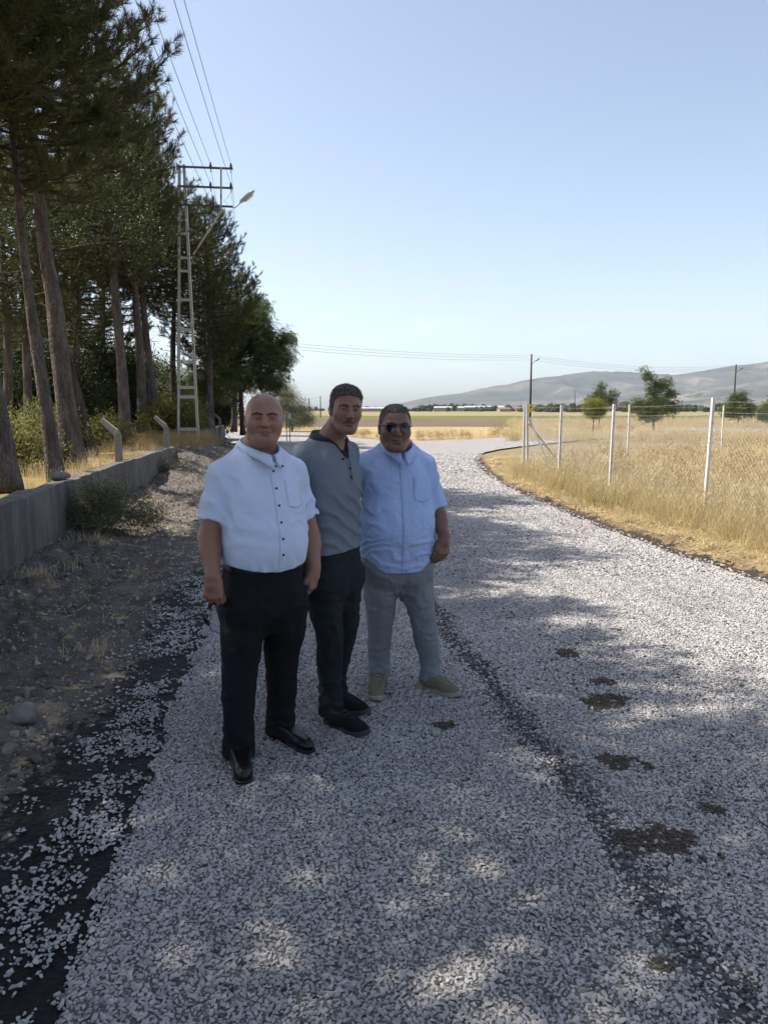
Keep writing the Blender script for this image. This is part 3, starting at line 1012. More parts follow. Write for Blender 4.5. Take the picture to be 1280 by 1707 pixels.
pine_px([(10, 735), (14, 620), (10, 520)], 24.0, .16, 9.0, 3.0, 2.1, 85, 55, 'pine deep in the grove at the left edge', tufts=.85)
# the row goes on towards and past the camera, out of the picture, and shades the road
for k, (x, y, H, rm) in enumerate([(-5.7, 8.8, 8.5, 1.9), (-5.5, 6.0, 8.9, 2.2), (-5.0, 2.4, 12.8, 3.1), (-4.9, -1.6, 12.6, 3.2), (-5.6, -6.0, 12.0, 3.0), (-9.5, 7.5, 11.5, 2.8), (-9.0, 2.0, 12.5, 2.8)]):
    pine((x, y, .45), [(0, 0, -.1), (-.1, 0, 3.5), (.1, .1, 7), (.2, 0, H)], .17, 4.3, crown_prof(rm, .3), 112, 20 + k,
         'pine out of the picture on the left, ' + ('nearest the slim grey trunk', 'second outside the left edge', 'level with the men', 'beside the camera', 'farthest behind the camera', 'in the second row behind the wall', 'in the second row beside the men')[k], tufts=1.4)

# broadleaf trees and undergrowth --------------------------------------------------------------
b0 = W(152, 757, 19.5)
leaf_tree('broadleaf_tree', b0, 7.2, .18, [(-.9, .3, 6.0, 1.5, 1.2), (.5, .5, 6.6, 1.5, 1.1), (-2.0, 0, 5.0, 1.2, .9), (1.5, .4, 5.3, 1.0, .8)], LV, 130, 31,
          'dark leaning forked trunk between the two front pines', group='trees in the grove', lean=(-1.2, 0), ls=1.25)
b0 = W(405, 722, 38)
leaf_tree('broadleaf_tree', b0, 6.8, .14, [(0, 0, 4.9, 1.6, 1.3), (-1.1, .2, 4.2, 1.4, 1.3), (1.2, 0, 4.2, 1.3, 1.0), (.6, -.2, 5.7, 1.2, .9), (1.9, -.3, 3.6, .9, .75), (-.3, -.3, 2.8, 1.7, 1.1), (1.3, .2, 2.6, 1.1, .9), (-1.8, 0, 2.4, 1.3, 1.2), (2.3, -.2, 4.5, .55, .35)], LVA, 420, 32,
          'dark green feather-leaved tree at the end of the tree row', ls=1.3, hollow=.25)
b0 = W(356, 700, 50)
leaf_tree('poplar_tree', b0, 12.5, .16, [(0, 0, 11.2, .8, 1.5), (.2, 0, 9.0, 1.3, 1.6), (-.3, 0, 6.8, 1.5, 1.6), (.5, .2, 5, 1.4, 1.4), (1.0, 0, 7.8, .9, 1.1)], LVP, 260, 33,
          'pale green poplar top rising behind the lattice pole', ls=1.7, hollow=.2)
b0 = G(487, 724); b0.y = min(b0.y, 62)
b0 = Vector((W(487, 722, 60).x, 60, 0))
leaf_tree('silver_shrub', b0, 3.6, .06, [(-.4, 0, 2.3, 1.1, 1.1), (.5, .3, 1.7, 1.1, .9), (-1.2, .2, 1.6, 1.0, 1.0), (1.1, 0, 1.0, .9, .7), (-.3, 0, 3.0, .7, .6), (0, -.2, .9, 1.3, .8)], LVO, 330, 34,
          'silvery grey-green shrub behind the left man\'s shoulder', 'shrub', ls=1.5, hollow=.2)
UND = [(30, 745, 14.5, 1.0, .75, 'y'), (90, 742, 19, 1.1, .9, 'y'), (165, 742, 22, 1.0, .7, 'y'), (60, 700, 30, 2.4, 2.6, 'g'), (140, 690, 34, 2.6, 3.0, 'g'), (200, 705, 36, 2.2, 2.4, 'p'), (-20, 690, 32, 2.6, 3.2, 'g'),
       (240, 715, 38, 1.5, 1.3, 'y'), (278, 712, 30, 1.1, 1.2, 'y'), (300, 700, 42, 2.0, 2.2, 'g'), (350, 720, 44, 1.8, 1.7, 'g'), (110, 640, 48, 3.2, 4.6, 'p'), (10, 640, 46, 3.2, 4.8, 'g'), (190, 650, 52, 2.8, 4.0, 'p'), (255, 670, 55, 2.6, 3.4, 'p'), (320, 735, 33.0, .9, .8, 'y')]
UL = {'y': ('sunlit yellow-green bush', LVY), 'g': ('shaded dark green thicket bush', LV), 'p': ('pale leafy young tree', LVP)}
WHERE = ['left of the slim front trunk', 'between the two front pine trunks', 'behind the leaning dark trunk', 'deep behind the slim front trunk', 'deep behind the thick front trunk', 'left of the first bent post', 'at the far left edge of the grove',
         'between the bent posts', 'just left of the lattice pole', 'behind the lattice pole', 'right of the lattice pole', 'at the back of the grove behind the thick trunk', 'at the back of the grove by the left edge', 'at the back of the grove over the first bent post', 'at the back of the grove over the second bent post', 'on the weedy bank right of the pole']
for k, ((px, py, Y, rx, rz, ty), wh) in enumerate(zip(UND, WHERE)):
    p = W(px, py, Y); z0 = GZ if Y < 45 else 0
    rg = random.Random(60 + k)
    lobes = [(rg.uniform(-.5, .5) * rx, rg.uniform(-.4, .4) * rx, rz * rg.uniform(.5, 1.1), rx * rg.uniform(.55, .85), rz * rg.uniform(.45, .75)) for _ in range(5)]
    nm, ss = UL[ty]
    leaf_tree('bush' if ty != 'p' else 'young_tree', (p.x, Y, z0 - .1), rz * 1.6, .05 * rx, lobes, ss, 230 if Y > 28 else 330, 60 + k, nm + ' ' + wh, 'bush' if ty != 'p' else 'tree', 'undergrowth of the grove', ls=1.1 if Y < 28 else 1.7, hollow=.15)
# weeds against the wall
leaf_tree('weed_bush', G(165, 895), 1.0, 0, [(0, .1, .32, .42, .34), (-.28, -.05, .2, .34, .24), (.34, .2, .24, .36, .26), (.1, .1, .55, .3, .2), (-.12, .1, .45, .22, .26), (.5, .5, .2, .3, .2)], LVW, 1150, 81, 'grey-green bushy weeds growing at the break of the wall', 'weeds', ls=.85, hollow=.1)
leaf_tree('weed_bush', G(262, 800), .5, 0, [(0, 0, .25, .5, .3), (.5, .2, .2, .4, .25)], LVW, 900, 82, 'low dull weeds near the far end of the wall', 'weeds', ls=.9, hollow=.1)

# trees beyond the fence on the right --------------------------------------------------------------
leaf_tree('acacia_tree', Vector((W(1090, 700, 60).x, 60, 0)), 5.0, .10, [(0, 0, 2.1, 1.5, .9), (-1.35, .1, 1.9, .95, .7), (1.2, .2, 1.9, 1.0, .7), (-.1, 0, 3.3, .85, .6), (.7, .1, 3.7, .75, .5), (-.55, 0, 4.2, .65, .42), (-1.0, 0, 4.75, .4, .22), (1.2, 0, 2.9, .6, .4), (-.3, 0, 1.2, 1.3, .6)], LVA, 300, 91,
          'feathery tree with a drooping tip behind the second fence post', 'tree', 'young trees in the dry field', ls=1.35, hollow=.2)
leaf_tree('clipped_tree', Vector((W(989, 705, 47).x, 47, 0)), 2.3, .05, [(0, 0, 1.75, .70, .62), (.1, 0, 1.6, .66, .5), (-.15, 0, 1.9, .5, .4)], LVG, 2300, 92,
          'small round clipped yellow-green tree on a thin stem', 'tree', 'young trees in the dry field', ls=.75, hollow=.25)
leaf_tree('acacia_tree', Vector((W(998, 700, 75).x, 75, 0)), 4.4, .06, [(-.2, 0, 3.4, .8, .6), (.5, 0, 2.9, .9, .5), (-.7, 0, 2.7, .8, .5), (.2, 0, 4.0, .5, .4), (1.4, 0, 3.2, .6, .5), (1.2, 0, 2.4, .7, .5), (.2, 0, 2.2, .9, .6)], LVA, 170, 93,
          'thin see-through tree behind the round clipped tree', 'tree', 'young trees in the dry field', ls=1.5, hollow=.1)
leaf_tree('acacia_tree', Vector((W(1230, 700, 72).x, 72, 0)), 3.6, .07, [(0, 0, 1.8, 1.5, .9), (-.8, 0, 1.5, 1.0, .8), (.8, 0, 1.6, 1.0, .8), (.1, 0, 2.8, .8, .7), (-.5, 0, 2.6, .6, .5)], LVA, 260, 94,
          'bushy green tree behind the right utility pole', 'tree', 'young trees in the dry field', ls=1.6, hollow=.15)
leaf_tree('acacia_tree', Vector((W(1287, 700, 66).x, 66, 0)), 3.0, .07, [(0, 0, 1.7, 1.3, .8), (-.8, 0, 1.2, .8, .6), (.3, 0, 2.4, .8, .6)], LVA, 280, 95,
          'green tree cut by the right edge of the field', 'tree', 'young trees in the dry field', ls=1.6, hollow=.15)

# far wood and village --------------------------------------------------------------
b = NB('far_foliage')
c = b.mix(b.rnd(), (.035, .050, .024), (.075, .085, .042))
M_FARL = b.leafy(c, (.08, .10, .04), .2, .7, .1)
def blob_tree(seed, tall=1.0):
    bm = bmesh.new()
    bmesh.ops.create_icosphere(bm, subdivisions=3, radius=.5)
    co = np.array([v.co[:] for v in bm.verts])
    n = 1 + .42 * fbm(co[:, 0] * 4 + seed, co[:, 1] * 4, co[:, 2] * 4, seed=seed, octv=4)
    for v, q, s in zip(bm.verts, co, n): v.co = Vector((q[0] * s, q[1] * s, q[2] * s * tall + .45 * tall))
    me = bpy.data.meshes.new('far_tree'); bm.to_mesh(me); bm.free()
    return me
FART = [source('far_tree_shape', blob_tree(600 + k, tl), M_FARL) for k, tl in enumerate((.8, .7, .6, 1.0, 1.3, .55))]
rng = np.random.default_rng(99)
P, S = [], []
def add_far(px0, px1, Y0, Y1, n, s0, s1):
    u = rng.uniform(px0, px1, n); Yv = rng.uniform(Y0, Y1, n)
    den = fbm(u / 17., Yv / 300., seed=7, octv=3) > -.15
    for a, y in zip(u[den], Yv[den]):
        P.append(((a - 640) / FPX * y, y, -.3)); S.append(rng.uniform(s0, s1))
add_far(480, 1500, 1500, 2100, 800, 6, 12)
add_far(690, 1500, 1000, 1500, 900, 5, 10)
add_far(880, 1500, 1500, 2600, 900, 8, 15)
add_far(860, 1500, 620, 950, 260, 4, 8)
add_far(560, 900, 900, 1200, 70, 4, 7)
add_far(1060, 1600, 2200, 3000, 700, 8, 15)
add_far(850, 1600, 2600, 4200, 900, 9, 18)
add_far(150, 480, 900, 1500, 90, 5, 8)
o = scatter('distant_trees', FART, P, np.column_stack([np.zeros(len(P)), np.zeros(len(P)), rng.uniform(0, 6, len(P))]), np.array(S), seed=3)
tag(o, 'belt of distant trees along the foot of the hills', 'trees', kind='stuff')
M_HWALL = plain('far_plaster', (.31, .29, .265), .9, .1)
M_HROOF = plain('far_roof', (.30, .15, .10), .9, .1)
M_HGREY = plain('far_sheet_roof', (.40, .40, .40), .7, .3)
M_GLASSD = plain('far_window', (.05, .055, .06), .3, .5)
HOUSES = [(622, 684, 900, 50, 12, 5.0, 'g', 'long pale shed at the left end of the far village'), (745, 683, 1000, 42, 12, 6.5, 'g', 'wide grey factory hall below the hill'), (805, 681.5, 1150, 60, 14, 8.0, 'b', 'long brown-walled building in the far village'),
          (862, 684, 980, 10, 9, 5.5, 'r', 'red-roofed far house left of the utility pole'), (838, 685, 860, 13, 9, 4.5, 'r', 'low white farmhouse at the edge of the fields'), (962, 682, 1000, 9, 9, 5.0, 'r', 'small white house left of the clipped tree'),
          (1010, 679, 1300, 11, 9, 6.5, 'r', 'pale house between the two field trees'), (935, 680, 1200, 14, 9, 6, 'g', 'white house with a flat roof in the far trees'), (700, 682.5, 1050, 14, 9, 6, 'r', 'pale house beside the dark far trees')]
M_HBR = plain('far_brown_wall', (.20, .145, .12), .9, .1)
for px, py, Y, wd, dp, h, ty, lab in HOUSES:
    x = (px - 640) / FPX * Y
    root = empty('house', (x, Y, -.06), .25)
    MB().box((0, 0, h * .36), (wd, dp, h * .72)).build('wall', M_HBR if ty == 'b' else M_HWALL, root)
    z = h * .72
    rb = MB()
    rb.add([(-wd / 2 - .3, -dp / 2 - .3, z), (wd / 2 + .3, -dp / 2 - .3, z), (wd / 2 + .3, dp / 2 + .3, z), (-wd / 2 - .3, dp / 2 + .3, z), (-wd / 2 - .3, 0, h), (wd / 2 + .3, 0, h)], [(0, 1, 5, 4), (2, 3, 4, 5), (0, 4, 3), (1, 2, 5), (0, 3, 2, 1)])
    rb.build('roof', M_HROOF if ty == 'r' else M_HGREY, root)
    nwin = max(2, int(wd / 4))
    for k in range(nwin):
        MB().box(((k + .5) / nwin * wd - wd / 2, -dp / 2 - .02, h * .4), (1.3, .1, 1.3)).build('window', M_GLASSD, root)
    tag(root, lab, 'house', 'far village houses')
# ------------------------------------------------------------------ dry grass, straw, weeds
b = NB('dry_grass')
r_ = b.rnd()
c = b.ramp(r_, [(0, (.50, .395, .205)), (.35, (.62, .51, .295)), (.7, (.72, .62, .40)), (1, (.55, .45, .26))])
M_GRASS = b.leafy(c, (.58, .47, .25), .35, .6, .2)
b = NB('dry_weed_stalk')
c = b.ramp(b.rnd(), [(0, (.30, .20, .10)), (.5, (.42, .30, .15)), (1, (.34, .26, .13))])
M_STALK = b.leafy(c, (.3, .2, .08), .2, .7, .2)
b = NB('green_weed')
M_GWEED = b.leafy(b.mix(b.rnd(), (.22, .22, .085), (.40, .35, .15)), (.30, .29, .10), .3)
def grass_clump(seed, n=30, h=.55, spread=.10, bend=.42, w=.0026, heads=True):
    rg = np.random.default_rng(seed)
    V, F = [], []
    for k in range(n):
        a = rg.uniform(0, 6.283)
        p = np.array([rg.normal(0, spread), rg.normal(0, spread), 0])
        H = h * rg.uniform(.5, 1.15)
        out = np.array([math.cos(a), math.sin(a), 0]) * H * bend * rg.uniform(.2, 1.1)
        sd = np.array([-math.sin(a + .6), math.cos(a + .6), 0]) * w * rg.uniform(.7, 1.4)
        m1 = p + out * .3 + np.array([0, 0, H * .55])
        tp = p + out + np.array([0, 0, H * rg.uniform(.85, 1)])
        i0 = len(V)
        V += [p - sd, p + sd, m1 - sd * .8, m1 + sd * .8, tp]
        F += [(i0, i0 + 1, i0 + 3), (i0, i0 + 3, i0 + 2), (i0 + 2, i0 + 3, i0 + 4)]
        if heads and rg.random() < .55:
            i0 = len(V)
            d = (tp - m1); d /= np.linalg.norm(d)
            V += [tp - d * .05, tp + sd * 2.2, tp - sd * 2.2, tp + d * .03]
            F += [(i0, i0 + 1, i0 + 3), (i0, i0 + 3, i0 + 2)]
    return np_mesh('grass_clump', V, F)
def weed_clump(seed, h=.7):
    rg = np.random.default_rng(seed)
    V, F = [], []
    def stick(a, b_, w):
        d = b_ - a
        s = np.cross(d, rg.normal(size=3)); s = s / np.linalg.norm(s) * w
        i0 = len(V)
        V.extend([a - s, a + s, b_ + s * .6, b_ - s * .6]); F.append((i0, i0 + 1, i0 + 2)); F.append((i0, i0 + 2, i0 + 3))
    for k in range(7):
        p = np.array([rg.normal(0, .10), rg.normal(0, .10), 0])
        t = p + np.array([rg.normal(0, .10), rg.normal(0, .10), h * rg.uniform(.6, 1.1)])
        stick(p, t, .003)
        for j in range(9):
            f = rg.uniform(.35, 1)
            q = p + (t - p) * f
            e = q + np.array([rg.normal(0, .09), rg.normal(0, .09), rg.uniform(.02, .12)])
            stick(q, e, .002)
            for m_ in range(2):
                c_ = e + rg.normal(size=3) * .015
                s1, s2 = rg.normal(size=3) * .009, rg.normal(size=3) * .009
                i0 = len(V); V.extend([c_ + s1, c_ + s2, c_ - s1 - s2]); F.append((i0, i0 + 1, i0 + 2))
    return np_mesh('weed_clump', V, F)
GR = [source('grass_clump_shape', grass_clump(700 + k, h=.55 + .06 * (k % 3)), M_GRASS) for k in range(6)]
WD = [source('weed_clump_shape', weed_clump(720 + k), M_STALK) for k in range(4)]
LOW = [source('low_grass_shape', grass_clump(740 + k, 18, .22, .09, .9, .0032, False), M_GRASS) for k in range(4)]
GW = [source('green_weed_shape', grass_clump(760 + k, 22, .35, .10, .6, .004, False), M_GWEED) for k in range(3)]
rng = np.random.default_rng(123)
FENCE_R = [(4.82, 7.4), (W(1172, 885, 10.36).x, 10.36), (W(1015, 845, 13).x, 13.0), (W(931, 820, 15.4).x, 15.4), (W(880, 800, 17.9).x, 17.9)]
def fence_x(y):
    xs = [p[0] for p in FENCE_R]; ys_ = [p[1] for p in FENCE_R]
    return np.interp(y, ys_, xs)
def infield(P):
    """inside the fenced plot"""
    x, y = P[:, 0], P[:, 1]
    ok = (x > fence_x(np.clip(y, 7.4, 17.9)) + .02 + .10 * vnoise(y * 3, y * 0, seed=5))
    # back side: fence runs off to the right
    ok &= ~((y > 17.9) & (x < 3.4 + (y - 17.9) * 1.05))
    ok &= (x < .5 * y + 4) & (y > 4)
    return ok
def cloud(x0, x1, y0, y1, dens):
    n = int((x1 - x0) * (y1 - y0) * dens)
    return np.column_stack([rng.uniform(x0, x1, n), rng.uniform(y0, y1, n)])
def lay(name, srcset, P, s0, s1, label, zf=None, tall=1.0, tilt=.12):
    n = len(P)
    z = np.zeros(n) if zf is None else zf(P[:, 0], P[:, 1])
    S = rng.uniform(s0, s1, n)[:, None] * np.array([1, 1, tall])[None]
    rot = np.column_stack([rng.normal(0, tilt, n), rng.normal(0, tilt, n), rng.uniform(0, 6.28, n)])
    o = scatter(name, srcset, np.column_stack([P, z]), rot, S, seed=n)
    return tag(o, label, 'grass', kind='stuff')
P = np.concatenate([cloud(3, 16, 4, 14, 55), cloud(3, 22, 14, 24, 38), cloud(4, 34, 24, 40, 14)])
P = P[infield(P)]
d = fbm(P[:, 0] * .7, P[:, 1] * .7, seed=33, octv=3)
P = P[rng.uniform(size=len(P)) < .68 + .6 * d]
lay('dry_grass', GR, P, .55, 1.2, 'tall golden dry grass inside the wire fence', df_z)
P = np.concatenate([cloud(3, 18, 4, 20, 4), cloud(3, 34, 20, 42, 3)])
P = P[infield(P)]
P = P[fbm(P[:, 0] * .5, P[:, 1] * .5, seed=35, octv=2) > -.25]
lay('dry_weeds', WD, P, .7, 1.2, 'brown branching dry weeds among the golden grass', df_z)
# far field and stubble margins
P = np.concatenate([cloud(4, 90, 40, 46, 5), cloud(10, 110, 66, 110, 1.6)])
P = P[(P[:, 0] < .52 * P[:, 1] + 6) & (P[:, 0] > .16 * P[:, 1])]
lay('dry_grass_far', GR, P, .9, 1.5, 'dry grass on the open field behind the bend')
# margin between the road and the stubble field
far_x = np.array([p[0] for p in FAR[::-1]]); far_y = np.array([p[1] for p in FAR[::-1]])
n = 900
x = rng.uniform(-8, 22, n)
P = np.column_stack([x, np.interp(x, far_x, far_y) + .3 + np.abs(rng.normal(0, .8, n))])
P = P[fbm(P[:, 0] * .8, P[:, 0] * 0, seed=37, octv=3) > -.1]
lay('roadside_weeds', WD + LOW, P, .5, 1.1, 'dry weeds and tufts along the far edge of the road', None, .8)
# right verge: mown straw and tufts
def strip_pts(n, y0, y1, a, bb):
    y = rng.uniform(y0, y1, n)
    re = np.array([right_edge(v) for v in y])
    fx = fence_x(np.clip(y, 7.4, 17.9)) + np.clip(y - 17.9, 0, 9) * .25
    t = rng.uniform(a, bb, n)
    return np.column_stack([re + t * np.maximum(fx - re, .3), y])
P = strip_pts(4400, 5, 26, .42, 1.05)
P = P[fbm(P[:, 0] * 2, P[:, 1] * 2, seed=38, octv=3) > -.15]
lay('mown_grass', LOW, P, .5, 1.1, 'flattened cut straw on the verge outside the fence', rv_z, .45, .5)
P = strip_pts(800, 6, 19, .62, 1.1)
lay('verge_grass', GR, P, .45, .95, 'taller dry tufts along the foot of the fence', rv_z)
P = strip_pts(80, 11.5, 14.5, .6, 1.15)
lay('green_verge_weeds', GW, P, .6, 1.1, 'greenish weeds on the verge by the third fence post', rv_z)
# loose straws
straw = MB()
for k in range(14):
    rg = random.Random(k)
    p = Vector((rg.gauss(0, .07), rg.gauss(0, .07), rg.uniform(.004, .03)))
    a = rg.uniform(0, 3.14); L = rg.uniform(.05, .14)
    d = Vector((math.cos(a) * L, math.sin(a) * L, rg.uniform(-.01, .02)))
    s = Vector((-math.sin(a), math.cos(a), .3)) * .0022
    straw.add([p - s, p + s, p + d + s, p + d - s], [(0, 1, 2, 3)])
ST = [source('straw_shape', straw.mesh('straw'), M_GRASS)]
P = strip_pts(1700, 4, 26, .25, 1.1)
lay('loose_straw', ST, P, .7, 1.3, 'loose straws littering the right verge', rv_z, 1, .15)
# left verge: straws and small dry tufts
P = cloud(-6, -1, 1.5, 14, 16)
d = road_l(P[:, 1]) - P[:, 0]
P = P[(d > .7) & (P[:, 0] > wall_x(P[:, 1]) + .15) & (fbm(P[:, 0] * 1.6, P[:, 1] * 1.6, seed=44, octv=3) > .12)]
lay('verge_straw', ST, P, .5, 1.0, 'straws and dead stems on the bare left verge', verge_z, 1, .2)
P = np.array([(G(160, 1085).x, G(160, 1085).y), (G(95, 960).x, G(95, 960).y), (G(60, 975).x, G(60, 975).y), (G(140, 905).x, G(140, 905).y), (G(210, 850).x, G(210, 850).y), (G(250, 830).x, G(250, 830).y)])
P = np.repeat(P, 5, 0) + rng.normal(0, .07, (30, 2))
lay('verge_tufts', LOW, P, .4, .9, 'small dead tufts on the bare left verge', verge_z, .9)
# weeds and dry grass at the far end of the wall, around the pole
P = np.column_stack([rng.uniform(-9, -4.2, 2600), rng.uniform(18, 36, 2600)])
dd = (-4.0 - .133 * (P[:, 1] - 7.9)) - P[:, 0]
P = P[(dd > -.5) & (P[:, 0] < road_l(P[:, 1]) - 1.2) & (P[:, 1] > 21) & (fbm(P[:, 0] * 1.2, P[:, 1] * .8, seed=45, octv=3) > .0)]
def bank_z(X, Y):
    return np.maximum(verge_z(X, Y), grove_z(X, Y)) - .03
lay('bank_grass', WD + WD[:2] + GR[:1], P, .35, .75, 'reddish dry weeds on the bank around the lattice pole', bank_z)
# grass of the grove floor
P = np.concatenate([cloud(-14, -4, 7, 24, 9), cloud(-24, -6, 24, 46, 4)])
P = P[(P[:, 0] < wall_x(P[:, 1]) - .25) & (fbm(P[:, 0] * .5, P[:, 1] * .5, seed=46, octv=3) > -.1)]
lay('grove_grass', GR, P, .35, .75, 'dry grass on the floor of the pine grove', grove_z, .8)
# the round dry bush by the bend
leaf_tree('dry_bush', Vector((W(830, 727, 49.5).x, 49.5, -.05)), .9, 0, [(0, 0, .4, .75, .5), (.3, 0, .55, .4, .4)], WD, 130, 97, 'round dry bush on the roadside left of the fence corner', 'bush', ls=.45, hollow=.05)
# ------------------------------------------------------------------ walls, poles, wires, fence
b = NB('old_concrete')
pos = b.geo()
f1, f2 = b.noise(1.3, 6, .62, pos), b.noise(9, 6, .7, pos)
st = b.noise(5.5, 4, .6, b.map(pos, (1, 1, .12)))
c = b.ramp(f1, [(.3, (.125, .112, .098)), (.5, (.20, .183, .163)), (.75, (.29, .27, .243))])
c = b.mix(b.math('MULTIPLY', b.math('GREATER_THAN', st, .52), .45), c, (.085, .08, .075))
c = b.mix(b.math('MULTIPLY', f2, .5), c, (.10, .09, .078))
b.bump(b.math('ADD', f2, b.math('MULTIPLY', b.noise(50, 4, .6, pos), .6)), .9, .03)
M_CONC = b.fin(c, .92, .15)
b = NB('post_concrete')
f2 = b.noise(14, 6, .7)
b.bump(f2, .5, .01)
M_CONC2 = b.fin(b.ramp(f2, [(.3, (.15, .14, .125)), (.7, (.29, .275, .25))]), .9, .15)

def wall_piece(p0, p1, z0, z1a, z1b, th, seed, name='concrete_wall'):
    """a cast wall with uneven top edge and rounded arrises"""
    p0, p1 = Vector((*p0, 0)), Vector((*p1, 0))
    d = p1 - p0; L = d.length; d.normalize()
    nrm = Vector((d.y, -d.x, 0))                 # towards the road
    n = max(6, int(L / .12))
    prof = [(0, 0), (0, .25), (0, .5), (0, .75), (0, .94), (.012, 1), (.3, 1), (.7, 1), (.988, 1), (1, .94), (1, .5), (1, 0)]
    V, F = [], []
    for i in range(n + 1):
        t = i / n
        c_ = p0 + d * L * t
        zt = z1a + (z1b - z1a) * t
        for (a, h) in prof:
            w_ = .5 - a
            q = c_ + nrm * (w_ * th)
            jx = float(fbm(L * t * 1.6, h * 2 + a * 7, seed=seed, octv=4)) * .012
            jz = float(fbm(L * t * 2.3, a * 2, seed=seed + 3, octv=4)) * .018 * (h > .9)
            q = q + nrm * jx
            V.append((q.x, q.y, z0 + (zt - z0) * h + jz))
    m = len(prof)
    for i in range(n):
        for k in range(m - 1):
            a = i * m + k
            F.append((a, a + m, a + m + 1, a + 1))
    mb = MB(); mb.add(V, F)
    mb.f.append(tuple(range(m)))
    mb.f.append(tuple(n * m + k for k in range(m))[::-1])
    bmx = mb.mesh(name)
    o = link(name, bmx, M_CONC)
    return o
def wx(y, o=0.0): return (wall_x(y) + o, y)
w1 = wall_piece(wx(-9, .06), wx(10.55, .06), -.15, .73, .72, .26, 1)
tag(w1, 'nearer stretch of low grey stained concrete wall at the left edge', 'wall', 'low concrete wall along the verge')
w2 = wall_piece(wx(10.57, -.04), wx(20.9, -.04), -.15, .70, .66, .22, 2)
tag(w2, 'middle stretch of low concrete wall behind the green weeds', 'wall', 'low concrete wall along the verge')
w3 = wall_piece(wx(29.5, -.1), wx(43, -.3), -.1, .86, .82, .22, 3)
tag(w3, 'far stretch of concrete wall right of the lattice pole', 'wall', 'low concrete wall along the verge')
# stone lying on the wall end
bm = bmesh.new(); bmesh.ops.create_icosphere(bm, subdivisions=2, radius=1)
for v in bm.verts:
    v.co = Vector((v.co.x * .13, v.co.y * .16, v.co.z * .07)) * (1 + .2 * math.sin(v.co.x * 7 + v.co.y * 5))
me = bpy.data.meshes.new('rock'); bm.to_mesh(me); bm.free()
o = link('rock', me, M_ROCK, smooth=True); o.location = (wall_x(10.2) - .03, 10.2, .77)
tag(o, 'stone lying on the end of the nearer wall', 'rock', 'loose rocks on the verge')
def bent_post(Y, name_par):
    x = wall_x(Y) - .06
    mb = MB()
    s = .115
    prof = [Vector((x, Y, .30)), Vector((x, Y, 1.16)), Vector((x - .04, Y + .01, 1.24)), Vector((x - .30, Y + .04, 1.46))]
    V = []
    for i, p in enumerate(prof):
        d = (prof[min(i + 1, 3)] - prof[max(i - 1, 0)]).normalized()
        sx = Vector((d.z, 0, -d.x)).normalized() * (s / 2) * (1 if i < 3 else .8)
        sy = Vector((0, 1, 0)) * s / 2 * (1 if i < 3 else .8)
        V += [p - sx - sy, p + sx - sy, p + sx + sy, p - sx + sy]
    F = [(0, 3, 2, 1), (12, 13, 14, 15)]
    for i in range(3):
        for k in range(4):
            F.append((i * 4 + k, i * 4 + (k + 1) % 4, i * 4 + 4 + (k + 1) % 4, i * 4 + 4 + k))
    mb.add(V, F)
    return mb.build('post', M_CONC2, name_par, bevel=.008)
for Y in (14.2, 20.2): bent_post(Y, w2)
for Y in (33, 38): bent_post(Y, w3)
for Y in (5.2, ): bent_post(Y, w1)

# lattice steel pole -----------------------------------------------------------
b = NB('galvanised_steel')
f = b.noise(9, 6, .7)
c = b.ramp(f, [(.35, (.36, .34, .31)), (.6, (.46, .44, .40)), (.8, (.30, .25, .20))])
c = b.mix(b.math('GREATER_THAN', b.noise(2.3, 5, .7), .63), c, (.24, .13, .075))
M_STEEL = b.fin(c, .55, .4, .25)
M_DARKM = plain('dark_metal', (.10, .10, .105), .6, .4, .3)
M_PORC = plain('brown_porcelain', (.045, .028, .022), .25, .6)
M_WIRE = plain('wire', (.13, .13, .135), .5, .4, .5)
YP = 27.0
pb = W(316, 757, YP)
pz = lambda py: W(316, py, YP).z
ztop = W(302, 274, YP).z
lx0, lx1 = W(300, 757, YP).x - .06, W(331, 757, YP).x + .02
tx0, tx1 = W(299, 274, YP).x, W(306.5, 274, YP).x
pole = empty('lattice_pole', (pb.x, YP, 0))
tag(pole, 'pale ladder-like steel power pole with three side arms and a street lamp', 'pole')
def pl(x, y, z): return (x - pb.x, y - YP, z)
zb = .05
for a, c_ in ((lx0, tx0), (lx1, tx1)):
    s = 1 if a == lx0 else -1
    mb = MB()
    mb.bar(pl(a, YP - .05, zb), pl(c_, YP - .05, ztop), .075, .012, up=(0, 1, 0))
    mb.bar(pl(a - s * .032, YP, zb), pl(c_ - s * .032, YP, ztop), .012, .112, up=(0, 1, 0))
    mb.bar(pl(a, YP + .05, zb), pl(c_, YP + .05, ztop), .075, .012, up=(0, 1, 0))
    mb.build('leg', M_STEEL, pole)
zz = [pz(v) for v in (716, 662, 604, 550, 500, 452, 430, 390)] + [pz(v) for v in (660 - 14,)]
for z in zz:
    t = (z - zb) / (ztop - zb)
    xa, xb = lx0 + (tx0 - lx0) * t, lx1 + (tx1 - lx1) * t
    MB().box(pl((xa + xb) / 2, YP - .062, z), (xb - xa + .05, .010, .085)).build('batten', M_STEEL, pole)
    MB().box(pl((xa + xb) / 2, YP + .062, z + .03), (xb - xa + .05, .010, .085)).build('batten', M_STEEL, pole)
MB().box(pl((lx0 + lx1) / 2, YP - .075, pz(665)), (.42, .012, .035)).build('clamp_band', M_DARKM, pole)
MB().box(pl((lx0 + lx1) / 2 + .02, YP - .08, pz(603)), (.17, .012, .11)).build('number_plate', plain('plate_white', (.62, .62, .60), .5), pole)
MB().box(pl((lx0 + lx1) / 2, YP, .06), (1.0, .6, .22)).build('foundation', M_CONC2, pole, bevel=.02)
arms = []
